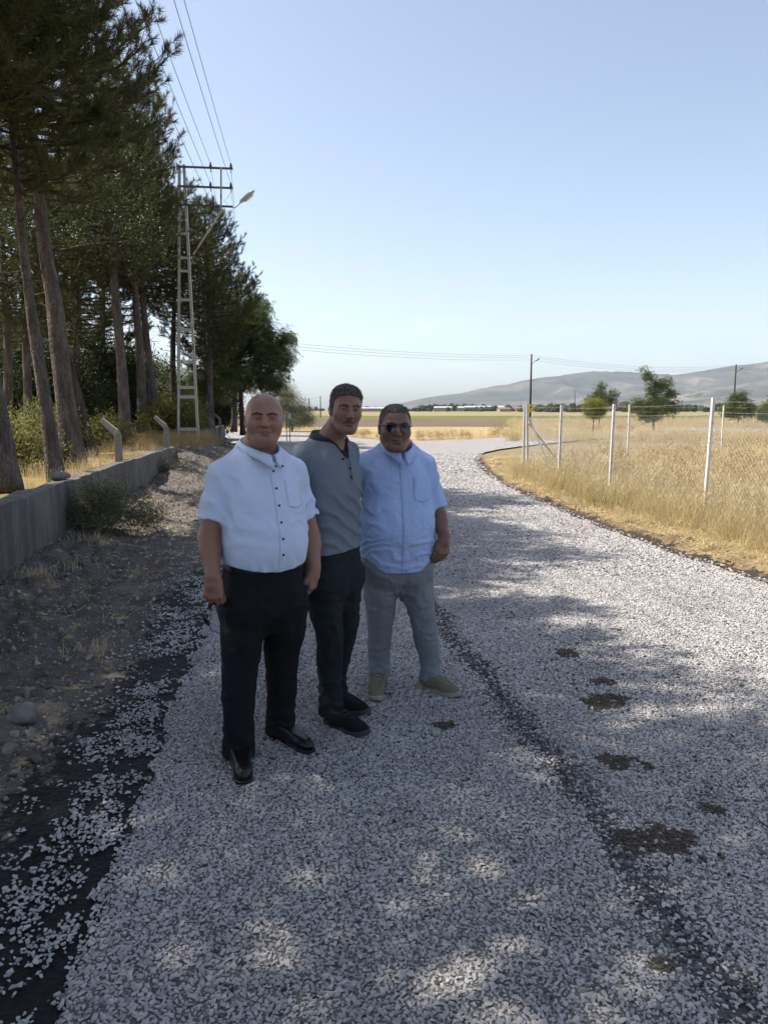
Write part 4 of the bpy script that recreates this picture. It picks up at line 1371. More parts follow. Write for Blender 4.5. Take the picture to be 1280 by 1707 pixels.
for (pyl, pyr, pxr) in ((277, 280.5, 388), (309.5, 313, 388), (340.5, 344, 388)):
    a, c_ = W(296, pyl, YP - .09), W(pxr, pyr, YP - .09)
    MB().bar(pl(*a), pl(*c_), .07, .055).build('crossarm', M_STEEL if False else M_DARKM, pole)
    arms.append((a, c_))
v0, v1 = W(368.5, 278, YP - .15), W(368.5, 352, YP - .15)
MB().bar(pl(*v0), pl(*v1), .05, .05, up=(0, 1, 0)).build('hanger', M_STEEL, pole)
MB().bar(pl(*W(369, 351, YP - .13)), pl(*W(322, 424, YP - .10)), .045, .045, up=(0, 1, 0)).build('strut', M_STEEL, pole)
INS = [(351, 0), (385, 0), (351, 1), (385, 1), (351, 2)]
tops = []
for px, ai in INS:
    a, c_ = arms[ai]
    t = (px - 296) / 92
    p = a.lerp(c_, t)
    mb = MB().lathe(pl(*(p + Vector((0, 0, -.14)))), [(.012, 0), (.012, .17), (.03, .175), (.055, .19), (.03, .215), (.05, .235), (.028, .26), (.034, .30), (.012, .315)], 10)
    mb.build('insulator', M_PORC, pole, smooth=False)
    tops.append(p + Vector((0, 0, .13)))
# street lamp
la = W(386, 344, YP - .09)
lamp_arm = MB().tube([pl(*la), pl(*W(391, 346, YP - .09)), pl(*W(397, 341, YP - .09)), pl(*W(404, 334, YP - .09))], .022, 8)
lo = lamp_arm.build('lamp_arm', M_STEEL, pole, smooth=True)
h0, h1 = W(400, 337.5, YP - .09), W(424, 317, YP - .09)
ax_ = (h1 - h0).normalized()
mb = MB()
ring = []
side = Vector((0, 1, 0)); upv = side.cross(ax_).normalized()
if upv.z < 0: upv = -upv
L = (h1 - h0).length
rings = [(0, .05, .04), (.08, .07, .06), (.25, .11, .075), (.5, .135, .08), (.75, .13, .07), (.93, .09, .05), (1.0, .05, .03)]
V, F = [], []
for t, wy, wz in rings:
    for k in range(12):
        a = 2 * math.pi * k / 12
        z_ = math.sin(a)
        V.append(Vector(pl(*(h0 + ax_ * L * t + side * math.cos(a) * wy + upv * z_ * (wz if z_ > 0 else wz * .75)))))
for i in range(len(rings) - 1):
    for k in range(12): F.append((i * 12 + k, i * 12 + (k + 1) % 12, i * 12 + 12 + (k + 1) % 12, i * 12 + 12 + k))
F.append(tuple(range(12))); F.append(tuple(72 + k for k in range(12)))
lh = MB().add(V, F).build('lamp_head', plain('lamp_housing', (.42, .41, .39), .45, .4), pole, smooth=True)
V = []
V = [Vector(pl(*(h0 + ax_ * L * (.22 + .62 * (.5 + .5 * math.cos(a))) + side * math.sin(a) * .10 - upv * .064))) for a in [2 * math.pi * k / 14 for k in range(14)]]
V2 = [Vector(pl(*(h0 + ax_ * L * (.22 + .62 * (.5 + .42 * math.cos(a))) + side * math.sin(a) * .075 - upv * .098))) for a in [2 * math.pi * k / 14 for k in range(14)]]
MB().add(V + V2, [(k, (k + 1) % 14, 14 + (k + 1) % 14, 14 + k) for k in range(14)] + [tuple(range(14, 28))]).build('lens', plain('lamp_lens', (.55, .55, .52), .15, .6), lh)
MB().tube([pl(*(arms[1][1] + Vector((0, 0, -.03)))), pl(*W(380, 328, YP - .09)), pl(*W(374, 333, YP - .09)), pl(*W(380, 342, YP - .09))], .006, 4).build('jumper_wire', M_WIRE, pole)

# overhead wires
def wire_path(a, c_, sag, n=40):
    a, c_ = Vector(a), Vector(c_)
    return [a.lerp(c_, i / n) - Vector((0, 0, sag * 4 * (i / n) * (1 - i / n))) for i in range(n + 1)]
WL = ['upper inner', 'upper outer', 'middle inner', 'middle outer', 'lower']
ENDN = [(165, 0), (262, 0), (104, 0), (229, 0), (60, 0)]
# the line comes from a pole behind the camera and goes on to a pole hidden by the trees
near_base = Vector((-2.1, -14, 0)); far_base = Vector((-14.2, 70, 0))
for (tp, wl) in zip(tops, WL):
    off = tp - Vector((tx0, YP, 0))
    n_end = near_base + Vector((off.x, 0, tp.z + .2))
    f_end = far_base + Vector((off.x, 0, tp.z - .2))
    p1, p2 = wire_path(n_end, tp, .5), wire_path(tp, f_end, .55)
    o = MB().tube(p1 + p2[1:], .0075, 4).build('overhead_wire', M_WIRE)
    tag(o, f'thin overhead wire tied to the {wl} insulator of the lattice pole', 'wire', 'wires of the roadside power line')

# dark poles over the fields -----------------------------------------------------------
M_WOOD = plain('dark_pole_wood', (.055, .042, .034), .9, .2, bump=.3)
M_YEL = plain('yellow_plate', (.62, .50, .03), .6)
POLES = [(886, 590, 104, 'dark utility pole with lamp and yellow plate beyond the fence corner', True), (1227, 607, 124, 'dark utility pole with lamp standing right among the field trees', True),
         (515, 664, 150, 'far thin pole left of the grey-shirted man', False), (534, 660, 170, 'far thin leaning pole beside the grey-shirted man', False)]
ptop = {}
for px, py, Y, lab, lamp in POLES:
    tp = W(px, py, Y)
    root = empty('utility_pole', (tp.x, Y, -.06))
    h = tp.z + .06
    MB().tube([(0, 0, 0), (0, 0, h * .5), (0, 0, h)], [.15, .13, .10] if lamp else [.12, .11, .09], 10).build('shaft', M_WOOD, root, smooth=True)
    if lamp:
        for k in range(3): MB().lathe((.0, -.14, h - .15 - .28 * k), [(.02, -.05), (.05, 0), (.06, .06), (.03, .12)], 8).build('insulator', M_PORC, root)
        MB().tube([(.05, 0, h - 1.35), (.45, 0, h - .95), (.65, 0, h - .85)], .035, 6).build('lamp_arm', M_DARKM, root)
        MB().box((.85, 0, h - .72), (.55, .22, .14), Matrix.Rotation(R(-35), 3, 'Y')).build('lamp_head', M_DARKM, root, bevel=.03)
    if px == 886:
        MB().box((.06, -.2, W(888, 680, Y).z + .06), (.62, .05, 1.0)).build('warning_plate', M_YEL, root)
        MB().box((.06, -.235, W(888, 679, Y).z + .1), (.20, .012, .28)).build('warning_mark', plain('plate_black', (.02, .02, .02), .6), root)
    if px == 1227:
        MB().box((.05, -.2, W(1227, 673, Y).z + .06), (.55, .05, .28)).build('number_plate', plain('plate_grey', (.6, .6, .58), .6), root)
    tag(root, lab, 'pole', 'dark utility poles in the distance')
    ptop[px] = tp
for k, dz in enumerate((-.15, -.43, -.75)):
    a = Vector((-24, 66, 11.6 + dz * .9)) if False else W(485, 553 + 6 * k, 60) + Vector((-14, -5, .4))
    c_ = ptop[886] + Vector((0, -.14, dz))
    d_ = ptop[1227] + Vector((0, -.14, dz))
    e_ = d_ + Vector((110, 40, 0))
    pts = wire_path(a, c_, .75) + wire_path(c_, d_, .9)[1:] + wire_path(d_, e_, .8)[1:]
    o = MB().tube(pts, .011, 4).build('overhead_wire', M_WIRE)
    tag(o, f"{('top', 'middle', 'lowest')[k]} wire strung across the field to the dark poles", 'wire', 'wires across the field')
o = MB().tube(wire_path(ptop[515], ptop[534], .2), .02, 4).build('overhead_wire', M_WIRE)
tag(o, 'short far wire between the two thin poles', 'wire')
o = MB().tube([W(958, 684, 900) * 1.0, W(958, 650, 900)], [.6, .35], 6).build('mast', M_DARKM); tag(o, 'tiny far mast in front of the hill', 'mast')

# marker posts between the two left men
for px, py0, py1, lab, plate in ((483.5, 690, 737, 'thin rusty marker post with white plate behind the left man', True), (478, 694, 739, 'bare thin marker post beside the white-plated one', False)):
    Y = 40.0
    a, c_ = W(px, 738, Y), W(px, py0, Y)
    root = empty('marker_post', (a.x, Y, -.03))
    MB().tube([(0, 0, 0), (0, 0, c_.z + .03)], .022, 8).build('stake', plain('rusty_steel', (.16, .10, .07), .8), root)
    if plate:
        MB().box((0, -.03, c_.z - .08), (.13, .04, .26)).build('plate', plain('plate_cream', (.62, .61, .57), .6), root)
    tag(root, lab, 'post')

# wire fence -----------------------------------------------------------
b = NB('painted_angle_iron')
f = b.noise(18, 5, .7, b.map(b.co(), (1, 1, .4)))
c = b.ramp(f, [(.3, (.62, .61, .60)), (.6, (.74, .735, .73)), (.8, (.55, .51, .47))])
M_POST = b.fin(c, .6, .3)
M_MESH = plain('galvanised_wire', (.36, .355, .34), .5, .4, .4)
fence = empty('wire_fence', (FENCE_R[4][0], FENCE_R[4][1], 0))
tag(fence, 'chain-link fence with white steel posts and wire strands around the dry field', 'fence')
FO = fence.location.copy()
def fl(p): return tuple(Vector(p) - FO)
def post(x, y, h, z0=-.2, tilt=(0, 0)):
    mb = MB()
    tp = Vector((x + tilt[0], y + tilt[1], h)); bt = Vector((x, y, z0))
    w_ = .058
    mb.bar(fl(bt + Vector((-.026, 0, 0))), fl(tp + Vector((-.026, 0, 0))), .007, w_, up=(0, 1, 0))
    mb.bar(fl(bt + Vector((0, .026, 0))), fl(tp + Vector((0, .026, 0))), .05, .007, up=(0, 1, 0))
    return mb.build('post', M_POST, fence)
posts = [(FENCE_R[0][0], FENCE_R[0][1], 1.82), (FENCE_R[1][0], 10.36, W(1178, 663, 10.36).z), (FENCE_R[2][0], 13.0, W(1017, 673, 13).z), (FENCE_R[3][0], 15.4, W(933, 675, 15.4).z), (FENCE_R[4][0], 17.9, W(875, 672, 17.9).z)]
tl = [.03, .05, .03, .015, -.06]
for (x, y, h), t in zip(posts, tl): post(x, y, h, tilt=(t, .0))
cx, cy_ = FENCE_R[4]
back = [(cx, cy_ + .25, 1.72), (W(1050, 675, 21).x, 21.0, W(1050, 674, 21).z), (W(1207, 676, 26).x, 26.0, W(1207, 676, 26).z), (W(1380, 676, 31).x, 31, 1.8)]
post(W(872, 800, 18.3).x, 18.3, W(872, 673, 18.3).z)
for (x, y, h) in back[1:]: post(x, y, h)
# diagonal brace at the corner
q0, q1 = Vector((cx + .0, cy_ + .05, 1.45)), W(916, 778, 17.4)
MB().bar(fl(q0), fl(q1), .03, .03).build('brace', M_MESH, fence)
q0, q1 = Vector((cx - .01, cy_ + .1, 1.35)), Vector((cx + 1.2, cy_ + 1.3, .1))
MB().bar(fl(q0), fl(q1), .03, .03).build('brace', M_MESH, fence)
def chain(a, c_, z0, z1, seed):
    """chain-link netting: two families of slanting wires that sag a little"""
    a, c_ = Vector((*a, 0)), Vector((*c_, 0))
    L = (c_ - a).length
    H = z1 - z0
    mb = MB()
    stp = .075
    k = -H
    d = (c_ - a) / L
    def pt(u, v): return a + d * u + Vector((0, 0, z0 + v + .02 * math.sin(u * 2.3 + seed)))
    while k < L:
        for s in (1, -1):
            u0, v0, u1, v1 = (k, 0, k + H, H) if s > 0 else (k, H, k + H, 0)
            if u0 < 0:
                f = -u0 / H; v0 = v0 + (v1 - v0) * f; u0 = 0
            if u1 > L:
                f = (L - u0) / max(u1 - u0, 1e-6); v1 = v0 + (v1 - v0) * f; u1 = L
            if u1 - u0 > .03:
                mid = pt((u0 + u1) / 2, (v0 + v1) / 2)
                mb.tube([fl(pt(u0, v0)), fl(mid), fl(pt(u1, v1))], .0012, 3, False)
        k += stp
    o = mb.build('netting', M_MESH, fence)
    tag(o, kind='stuff')
seq = [(p[0], p[1]) for p in posts]
for k in range(4): chain(seq[k], seq[k + 1], .05, 1.42, k)
bs = [(cx, cy_)] + [(p[0], p[1]) for p in back[1:]]
for k in range(3): chain(bs[k], bs[k + 1], .05, 1.42, 9 + k)
def strand(pts, r_=.0028):
    full = []
    for p, q in zip(pts, pts[1:]): full += wire_path(p, q, .025, 8)[(1 if full else 0):]
    mb = MB().tube([fl(p) for p in full], r_, 4)
    # barbs
    for p, q in zip(full, full[1:]):
        for j in range(2):
            m_ = Vector(p).lerp(Vector(q), j / 2)
            mb.tube([fl(m_ + Vector((.006, -.012, -.014))), fl(m_ + Vector((-.006, .012, .014)))], .0018, 3, False)
    return mb.build('barbed_wire', M_MESH, fence)
for dz in (-.05, -.19, -.33):
    strand([(x + t * .97, y, h + dz) for (x, y, h), t in zip(posts, tl)])
    strand([(posts[4][0] - .05, cy_, posts[4][2] + dz)] + [(x, y, h + dz) for x, y, h in back[1:]])
for z in (1.42, .75): strand([(x + t * .5, y, z) for (x, y, h), t in zip(posts, tl)], .0022)
# clods of earth at the foot of the third post
for k, (px, py, s) in enumerate(((1010, 848, .16), (1022, 856, .14), (880, 800, .14), (868, 798, .12), (1150, 905, .10))):
    p = G(px, py)
    bm = bmesh.new(); bmesh.ops.create_icosphere(bm, subdivisions=3, radius=s * .5)
    co = np.array([v.co[:] for v in bm.verts])
    n_ = 1 + .5 * fbm(co[:, 0] * 14 + k, co[:, 1] * 14, co[:, 2] * 14, seed=90 + k, octv=3)
    for v, m_ in zip(bm.verts, n_): v.co = Vector((v.co.x * m_, v.co.y * m_, v.co.z * m_ * .7))
    me = bpy.data.meshes.new('clod'); bm.to_mesh(me); bm.free()
    o = link('earth_clod', me, plain('clod_soil', (.085, .058, .038), .95, .1, var=.4, scale=60, bump=.6))
    o.location = (p.x, p.y, s * .3)
    tag(o, ['dark earth clod at the foot of the third fence post from the corner', 'second earth clod right of the third fence post', 'earth clod at the fence corner post', 'smaller clod just left of the fence corner', 'clod on the verge left of the nearest fence post'][k], 'clod')
# ------------------------------------------------------------------ people
class Field:
    """a solid described by distances on a grid, turned into one continuous skin"""
    def __init__(s, lo, hi, h):
        s.lo, s.h = np.array(lo, float), h
        s.n = [int(math.ceil((hi[k] - lo[k]) / h)) + 1 for k in range(3)]
        s.ax = [(s.lo[k] + h * np.arange(s.n[k])).astype(np.float32) for k in range(3)]
        s.D = np.full(s.n, .5, np.float32)
    def _sl(s, lo, hi, m):
        r_ = []
        for k in range(3):
            a = max(0, int((lo[k] - m - s.lo[k]) / s.h))
            c_ = min(s.n[k], int((hi[k] + m - s.lo[k]) / s.h) + 2)
            if c_ <= a: return None
            r_.append(slice(a, c_))
        return tuple(r_)
    def put(s, fn, lo, hi, k=.0, mode='add', M=None):
        """fn(x,y,z)->distance; M: 4x4 from the shape's frame to this frame (then lo,hi are in the shape's frame)"""
        if M is not None:
            c_ = [M @ Vector((a, b_, d_)) for a in (lo[0], hi[0]) for b_ in (lo[1], hi[1]) for d_ in (lo[2], hi[2])]
            lo2 = [min(p[i] for p in c_) for i in range(3)]; hi2 = [max(p[i] for p in c_) for i in range(3)]
        else: lo2, hi2 = lo, hi
        sl = s._sl(lo2, hi2, k + 3 * s.h)
        if sl is None: return
        x = s.ax[0][sl[0]][:, None, None]; y = s.ax[1][sl[1]][None, :, None]; z = s.ax[2][sl[2]][None, None, :]
        if M is not None:
            I = np.array(M.inverted(), dtype=np.float32)
            x, y, z = (I[i, 0] * x + I[i, 1] * y + I[i, 2] * z + I[i, 3] for i in range(3))
        d = fn(x, y, z).astype(np.float32)
        a = s.D[sl]
        if mode == 'add':
            h = np.maximum(k - np.abs(a - d), 0) / k if k else 0
            s.D[sl] = np.minimum(a, d) - h * h * k * .25
        else:
            d = -d if mode == 'cut' else d
            h = np.maximum(k - np.abs(a - d), 0) / k if k else 0
            s.D[sl] = np.maximum(a, d) + h * h * k * .25
    def grid(s): return s.ax[0][:, None, None], s.ax[1][None, :, None], s.ax[2][None, None, :]
    def displace(s, fn, band=.02):
        i, j, k = np.where(np.abs(s.D) < band)
        s.D[i, j, k] += fn(s.ax[0][i], s.ax[1][j], s.ax[2][k]).astype(np.float32)
    def front(s):
        """y of the surface seen from the front, per x,z"""
        ins = s.D < 0
        j = ins.argmax(1)
        has = ins.any(1)
        ii, kk = np.meshgrid(np.arange(s.n[0]), np.arange(s.n[2]), indexing='ij')
        j1 = np.maximum(j, 1)
        d0, d1 = s.D[ii, j1 - 1, kk], s.D[ii, j1, kk]
        t = d0 / np.where(np.abs(d0 - d1) < 1e-9, 1, d0 - d1)
        y = s.ax[1][0] + (j1 - 1 + t) * s.h
        y[~has] = np.nan
        s.F = y
        return y
    def fy(s, x, z):
        if not hasattr(s, 'F'): s.front()
        u = np.clip((np.asarray(x, float) - s.lo[0]) / s.h, 0, s.n[0] - 1.001); v = np.clip((np.asarray(z, float) - s.lo[2]) / s.h, 0, s.n[2] - 1.001)
        i, k = u.astype(int), v.astype(int)
        a, b_ = u - i, v - k
        q = np.stack([s.F[i, k], s.F[i + 1, k], s.F[i, k + 1], s.F[i + 1, k + 1]])
        wv = np.stack([(1 - a) * (1 - b_), a * (1 - b_), (1 - a) * b_, a * b_])
        ok = ~np.isnan(q)
        return (np.where(ok, q, 0) * wv).sum(0) / np.maximum((wv * ok).sum(0), 1e-6)
    def mesh(s, name, M=None):
        D = s.D
        ins = D < 0
        nx, ny, nz = D.shape
        cid = lambda i, j, k: (i * ny + j) * nz + k
        cells, poss, quads = [], [], []
        for axn in range(3):
            sa = [slice(None)] * 3; sb = [slice(None)] * 3
            sa[axn] = slice(0, -1); sb[axn] = slice(1, None)
            A, B = ins[tuple(sa)], ins[tuple(sb)]
            idx = np.array(np.where(A != B))
            o1, o2 = (axn + 1) % 3, (axn + 2) % 3
            good = (idx[o1] > 0) & (idx[o1] < D.shape[o1] - 1) & (idx[o2] > 0) & (idx[o2] < D.shape[o2] - 1)
            idx = idx[:, good]
            i2 = idx.copy(); i2[axn] += 1
            d0, d1 = D[tuple(idx)], D[tuple(i2)]
            p = idx.astype(np.float32).copy(); p[axn] += d0 / (d0 - d1)
            flip = d0 > 0
            q = []
            for (a, b_) in ((-1, -1), (0, -1), (0, 0), (-1, 0)):
                c_ = idx.copy(); c_[o1] += a; c_[o2] += b_
                ci = cid(c_[0], c_[1], c_[2])
                cells.append(ci); poss.append(p); q.append(ci)
            q = np.stack(q, 1)
            q[flip] = q[flip][:, ::-1]
            quads.append(q)
        cells = np.concatenate(cells); poss = np.concatenate(poss, 1); quads = np.concatenate(quads)
        uq, inv = np.unique(cells, return_inverse=True)
        cnt = np.bincount(inv)
        V = np.stack([np.bincount(inv, poss[k]) / cnt for k in range(3)], 1) * s.h + s.lo
        F = np.searchsorted(uq, quads)
        if M is not None:
            A = np.array(M)
            V = V @ A[:3, :3].T + A[:3, 3]
        me = np_mesh(name, V, F)
        return me
def bb(*pr):
    pts = [np.array(p[:3]) for p in pr]; r_ = max(p[3] for p in pr)
    return np.min(pts, 0) - r_, np.max(pts, 0) + r_
def cone(a, c_, ra, rb):
    a, c_ = np.array(a, np.float32), np.array(c_, np.float32)
    ba = c_ - a; L2 = float(ba @ ba)
    def f(x, y, z):
        t = np.clip(((x - a[0]) * ba[0] + (y - a[1]) * ba[1] + (z - a[2]) * ba[2]) / L2, 0, 1)
        return np.sqrt((x - a[0] - ba[0] * t) ** 2 + (y - a[1] - ba[1] * t) ** 2 + (z - a[2] - ba[2] * t) ** 2) - (ra + (rb - ra) * t)
    r_ = max(ra, rb)
    return f, np.minimum(a, c_) - r_, np.maximum(a, c_) + r_
def ell(c_, r_):
    c_ = np.array(c_, np.float32); r_ = np.array(r_, np.float32)
    def f(x, y, z):
        k0 = np.sqrt(((x - c_[0]) / r_[0]) ** 2 + ((y - c_[1]) / r_[1]) ** 2 + ((z - c_[2]) / r_[2]) ** 2)
        k1 = np.sqrt(((x - c_[0]) / r_[0] ** 2) ** 2 + ((y - c_[1]) / r_[1] ** 2) ** 2 + ((z - c_[2]) / r_[2] ** 2) ** 2)
        return k0 * (k0 - 1) / np.maximum(k1, 1e-4)
    return f, c_ - r_, c_ + r_
def loft(sec, n=2.3, cut=True):
    """sec rows (z, cx, cy, a, b): ovals stacked upwards, smoothly interpolated"""
    S = np.array(sec, float)
    zz = np.linspace(S[0, 0], S[-1, 0], 200)
    def cub(col):
        # monotone-ish cubic through the rows
        z, v = S[:, 0], S[:, col]
        m = np.gradient(v, z)
        k = np.clip(np.searchsorted(z, zz) - 1, 0, len(z) - 2)
        h = z[k + 1] - z[k]; t = (zz - z[k]) / h
        return (2 * t ** 3 - 3 * t ** 2 + 1) * v[k] + (t ** 3 - 2 * t ** 2 + t) * h * m[k] + (-2 * t ** 3 + 3 * t ** 2) * v[k + 1] + (t ** 3 - t ** 2) * h * m[k + 1]
    C = [cub(c_) for c_ in (1, 2, 3, 4)]
    def f(x, y, z):
        zc = np.clip(z, zz[0], zz[-1])
        cx_, cyv, a, b_ = (np.interp(zc, zz, c_).astype(np.float32) for c_ in C)
        g = ((np.abs((x - cx_) / a) ** n + np.abs((y - cyv) / b_) ** n) + 1e-9) ** (1 / n)
        d = (g - 1) * np.minimum(a, b_)
        if cut: d = np.maximum(d, np.maximum(z - zz[-1], zz[0] - z))
        return d
    return f, np.array([(S[:, 1] - S[:, 3]).min(), (S[:, 2] - S[:, 4]).min(), S[0, 0]]), np.array([(S[:, 1] + S[:, 3]).max(), (S[:, 2] + S[:, 4]).max(), S[-1, 0]])
def vec(p): return np.array(p[:], float)
def unit(v):
    v = np.array(v, float); return v / np.linalg.norm(v)

# cloth and skin materials -----------------------------------------------------------
def skin_mat(name, base):
    b = NB(name)
    t = b.n('ShaderNodeAttribute', attribute_type='GEOMETRY', attribute_name='tone')
    c = b.mix(b.math('MULTIPLY', b.noise(55, 4), .30), b.mix(b.math('MULTIPLY', b.noise(180, 4, .7), .35), t.outputs['Color'], tuple(x * .5 for x in base)), tuple(x * .62 for x in base))
    b.bump(b.noise(420, 3), .12, .002)
    b.p.inputs['Subsurface Weight'].default_value = .06
    b.p.inputs['Subsurface Radius'].default_value = (.012, .004, .002)
    return b.fin(c, b.ramp(b.noise(30, 4), [(.3, (.36, .36, .36)), (.7, (.52, .52, .52))]), .4)
def cloth_mat(name, col, weave=900, rough=.85, var=.10, wr=.35, wscale=14, melange=0.0):
    b = NB(name)
    co = b.co()
    f = b.noise(wscale, 5, .55, co, .6)
    wv = b.noise(weave, 2, .5, co)
    c = b.mix(b.noise(3.5, 3, .5, co), tuple(x * (1 - var) for x in col), tuple(min(.9, x * (1 + var)) for x in col))
    if melange:
        c = b.mix(b.math('MULTIPLY', b.noise(260, 3, .7, b.map(co, (1, 1, .25))), melange), c, tuple(x * .45 for x in col))
    b.bump(b.math('ADD', f, b.math('MULTIPLY', wv, .05)), min(1, wr * 1.35), .025)
    return b.fin(c, rough, .15)
M_SHIRT1 = cloth_mat('white_shirt_cotton', (.54, .63, .85), wr=.30)
M_SHIRT3 = cloth_mat('pale_blue_shirt_cotton', (.37, .49, .78), wr=.45, wscale=18)
M_TEE = cloth_mat('grey_jersey', (.175, .215, .265), wr=.3, wscale=9, melange=.5)
M_TRIM = cloth_mat('dark_rib', (.022, .024, .035))
M_TRS1 = cloth_mat('black_trouser_cloth', (.010, .0105, .013), rough=.8, wr=.25)
M_JEAN = cloth_mat('dark_denim', (.022, .026, .033), rough=.9, wr=.4, melange=.5, var=.35)
M_TRS3 = cloth_mat('grey_trouser_cloth', (.20, .215, .245), rough=.9, wr=.35)
M_BELT = plain('black_leather', (.012, .011, .011), .4, .4)
M_SHOE1 = plain('polished_black_leather', (.008, .008, .009), .33, .4)
M_SHOE2 = plain('black_trainer_mesh', (.010, .010, .011), .9, .2)
M_SOLE2 = plain('dark_rubber', (.05, .05, .055), .8, .2)
M_SHOE3 = plain('olive_canvas', (.155, .145, .105), .9, .15, bump=.3, scale=200)
M_SOLE3 = plain('beige_rubber', (.30, .275, .225), .8, .2)
M_BTN = plain('navy_button', (.018, .026, .065), .3, .5)
M_BTNW = plain('pale_button', (.55, .58, .66), .3, .5)
M_EYE = plain('eye_white', (.42, .38, .35), .2, .5, var=.02)
M_IRIS = plain('iris', (.014, .009, .007), .1, .6)
M_LENS = plain('sunglass_lens', (.006, .006, .007), .06, .6)
M_FRAME = plain('sunglass_frame', (.015, .014, .013), .3, .5)
def hair_mat(name, a, bb_):
    b = NB(name)
    f = b.noise(90, 5, .7, b.map(b.co(), (1, 1, .35)))
    g = b.noise(420, 3, .6, b.map(b.co(), (1, 1, .2)))
    c = b.mix(b.ramp(f, [(.35, (0, 0, 0)), (.65, (1, 1, 1))]), a, bb_)
    b.bump(g, 1.0, .006)
    return b.fin(c, .65, .3)
M_HAIR2 = hair_mat('dark_grey_hair', (.030, .029, .030), (.16, .158, .158))
M_HAIR3 = hair_mat('short_grey_hair', (.045, .042, .042), (.15, .145, .142))
M_BROW = hair_mat('brow_hair', (.020, .016, .014), (.055, .045, .040))
M_MOUST = hair_mat('grey_moustache', (.040, .033, .029), (.12, .108, .10))

def head_core(h):
    """list of (shape, blend) of the bare head in the head's own frame, h: proportions"""
    fw, jw, fl_, ch = h['face_w'], h['jaw_w'], h['face_l'], h['cheek']
    L = []
    L.append((ell((0, .014, .034), (.077 * fw, .097, .084)), 0))
    L.append((ell((0, -.018, .03), (.066 * fw, .074, .074)), .03))
    L.append((ell((0, -.028, -.032 * fl_), (.064 * jw, .064, .088 * fl_)), .03))
    L.append((cone((-.016, -.066, -.100 * fl_), (.016, -.066, -.100 * fl_), .020, .020), .03))
    for s in (-1, 1):
        L.append((cone((s * .052 * jw, .004, -.058 * fl_), (s * .030 * jw, -.05, -.094 * fl_), .018, .016), .035))
        L.append((ell((s * .044 * fw, -.058, -.024), (.024 + ch, .026 + ch * .6, .024 + ch)), .03))
    return L
def build_head(f, M, h):
    fw, jw, fl_, ch = h['face_w'], h['jaw_w'], h['face_l'], h['cheek']
    def add(sh, k=.01, mode='add'): f.put(*sh, k=k, mode=mode, M=M)
    for sh, k in head_core(h): add(sh, k)
    ex = .0315 * fw
    for s in (-1, 1):
        add(cone((s * .013, -.0885, .0225), (s * .048 * fw, -.077, .0240), .0110, .0088), .014)           # brow ridge
        add(ell((s * ex, -.0955, .0025), (.0205, .0180, .0120)), .012, 'cut')                              # eye socket
        add(ell((s * ex, -.0740, .0030), (.0170, .0138, .0128)), .004)
        add(cone((s * (ex - .014), -.0850, .0075), (s * (ex + .016), -.0800, .0055), .0040, .0035), .006)   # heavy upper lid                                     # lids
        add(ell((s * ex, -.0865, .0012), (.0140, .0060, .0030)), .002, 'cut')  # slit
        add(cone((s * (ex - .015), -.083, -.0115), (s * (ex + .016), -.079, -.012), .0055, .004), .010)     # bag under the eye
        add(ell((s * .0145, -.098, -.0345 * fl_), (.0105, .0115, .0095)), .008)                           # nostril wing
        add(cone((s * .0215, -.0985, -.036 * fl_), (s * .037, -.086, -.076 * fl_), .0048, .0042), .010, 'cut')  # fold beside the mouth
        add(ell((s * .0765 * fw, .012, -.004), (.010, .021, .033)), .008)                                 # ear
        add(ell((s * .083 * fw, .006, .0), (.006, .010, .018)), .005, 'cut')
        add(ell((s * .0755 * fw, .004, -.030), (.008, .009, .010)), .006)
    add(cone((0, -.0870, .017), (0, -.1125, -.0245 * fl_), .0090, .0135), .013)                           # nose
    add(ell((0, -.116, -.0290 * fl_), (.0135, .0115, .0110)), .008)
    for s in (-1, 1): add(ell((s * .008, -.110, -.0415 * fl_), (.0042, .006, .004)), .003, 'cut')
    add(ell((0, -.0875, -.0590 * fl_), (.023, .0080, .0050)), .008)
    add(ell((0, -.0870, -.0705 * fl_), (.021, .0080, .0060)), .008)
    for s in (-1, 1): add(cone((s * .0275, -.0850, -.0655 * fl_ - h.get('frown', 0)), (0, -.0965, -.0645 * fl_), .0026, .0032), .0022, 'cut')
    add(cone((-.012, -.087, -.0835 * fl_), (.012, -.087, -.0835 * fl_), .003, .003), .010, 'cut')
    for s in (-1, 1): add(cone((s * .005, -.0965, .026), (s * .007, -.0925, .040), .0012, .0012), .004, 'cut')   # frown lines
    if h.get('double'): add(ell((0, -.036, -.112 * fl_), (.050, .040, .030)), .03)
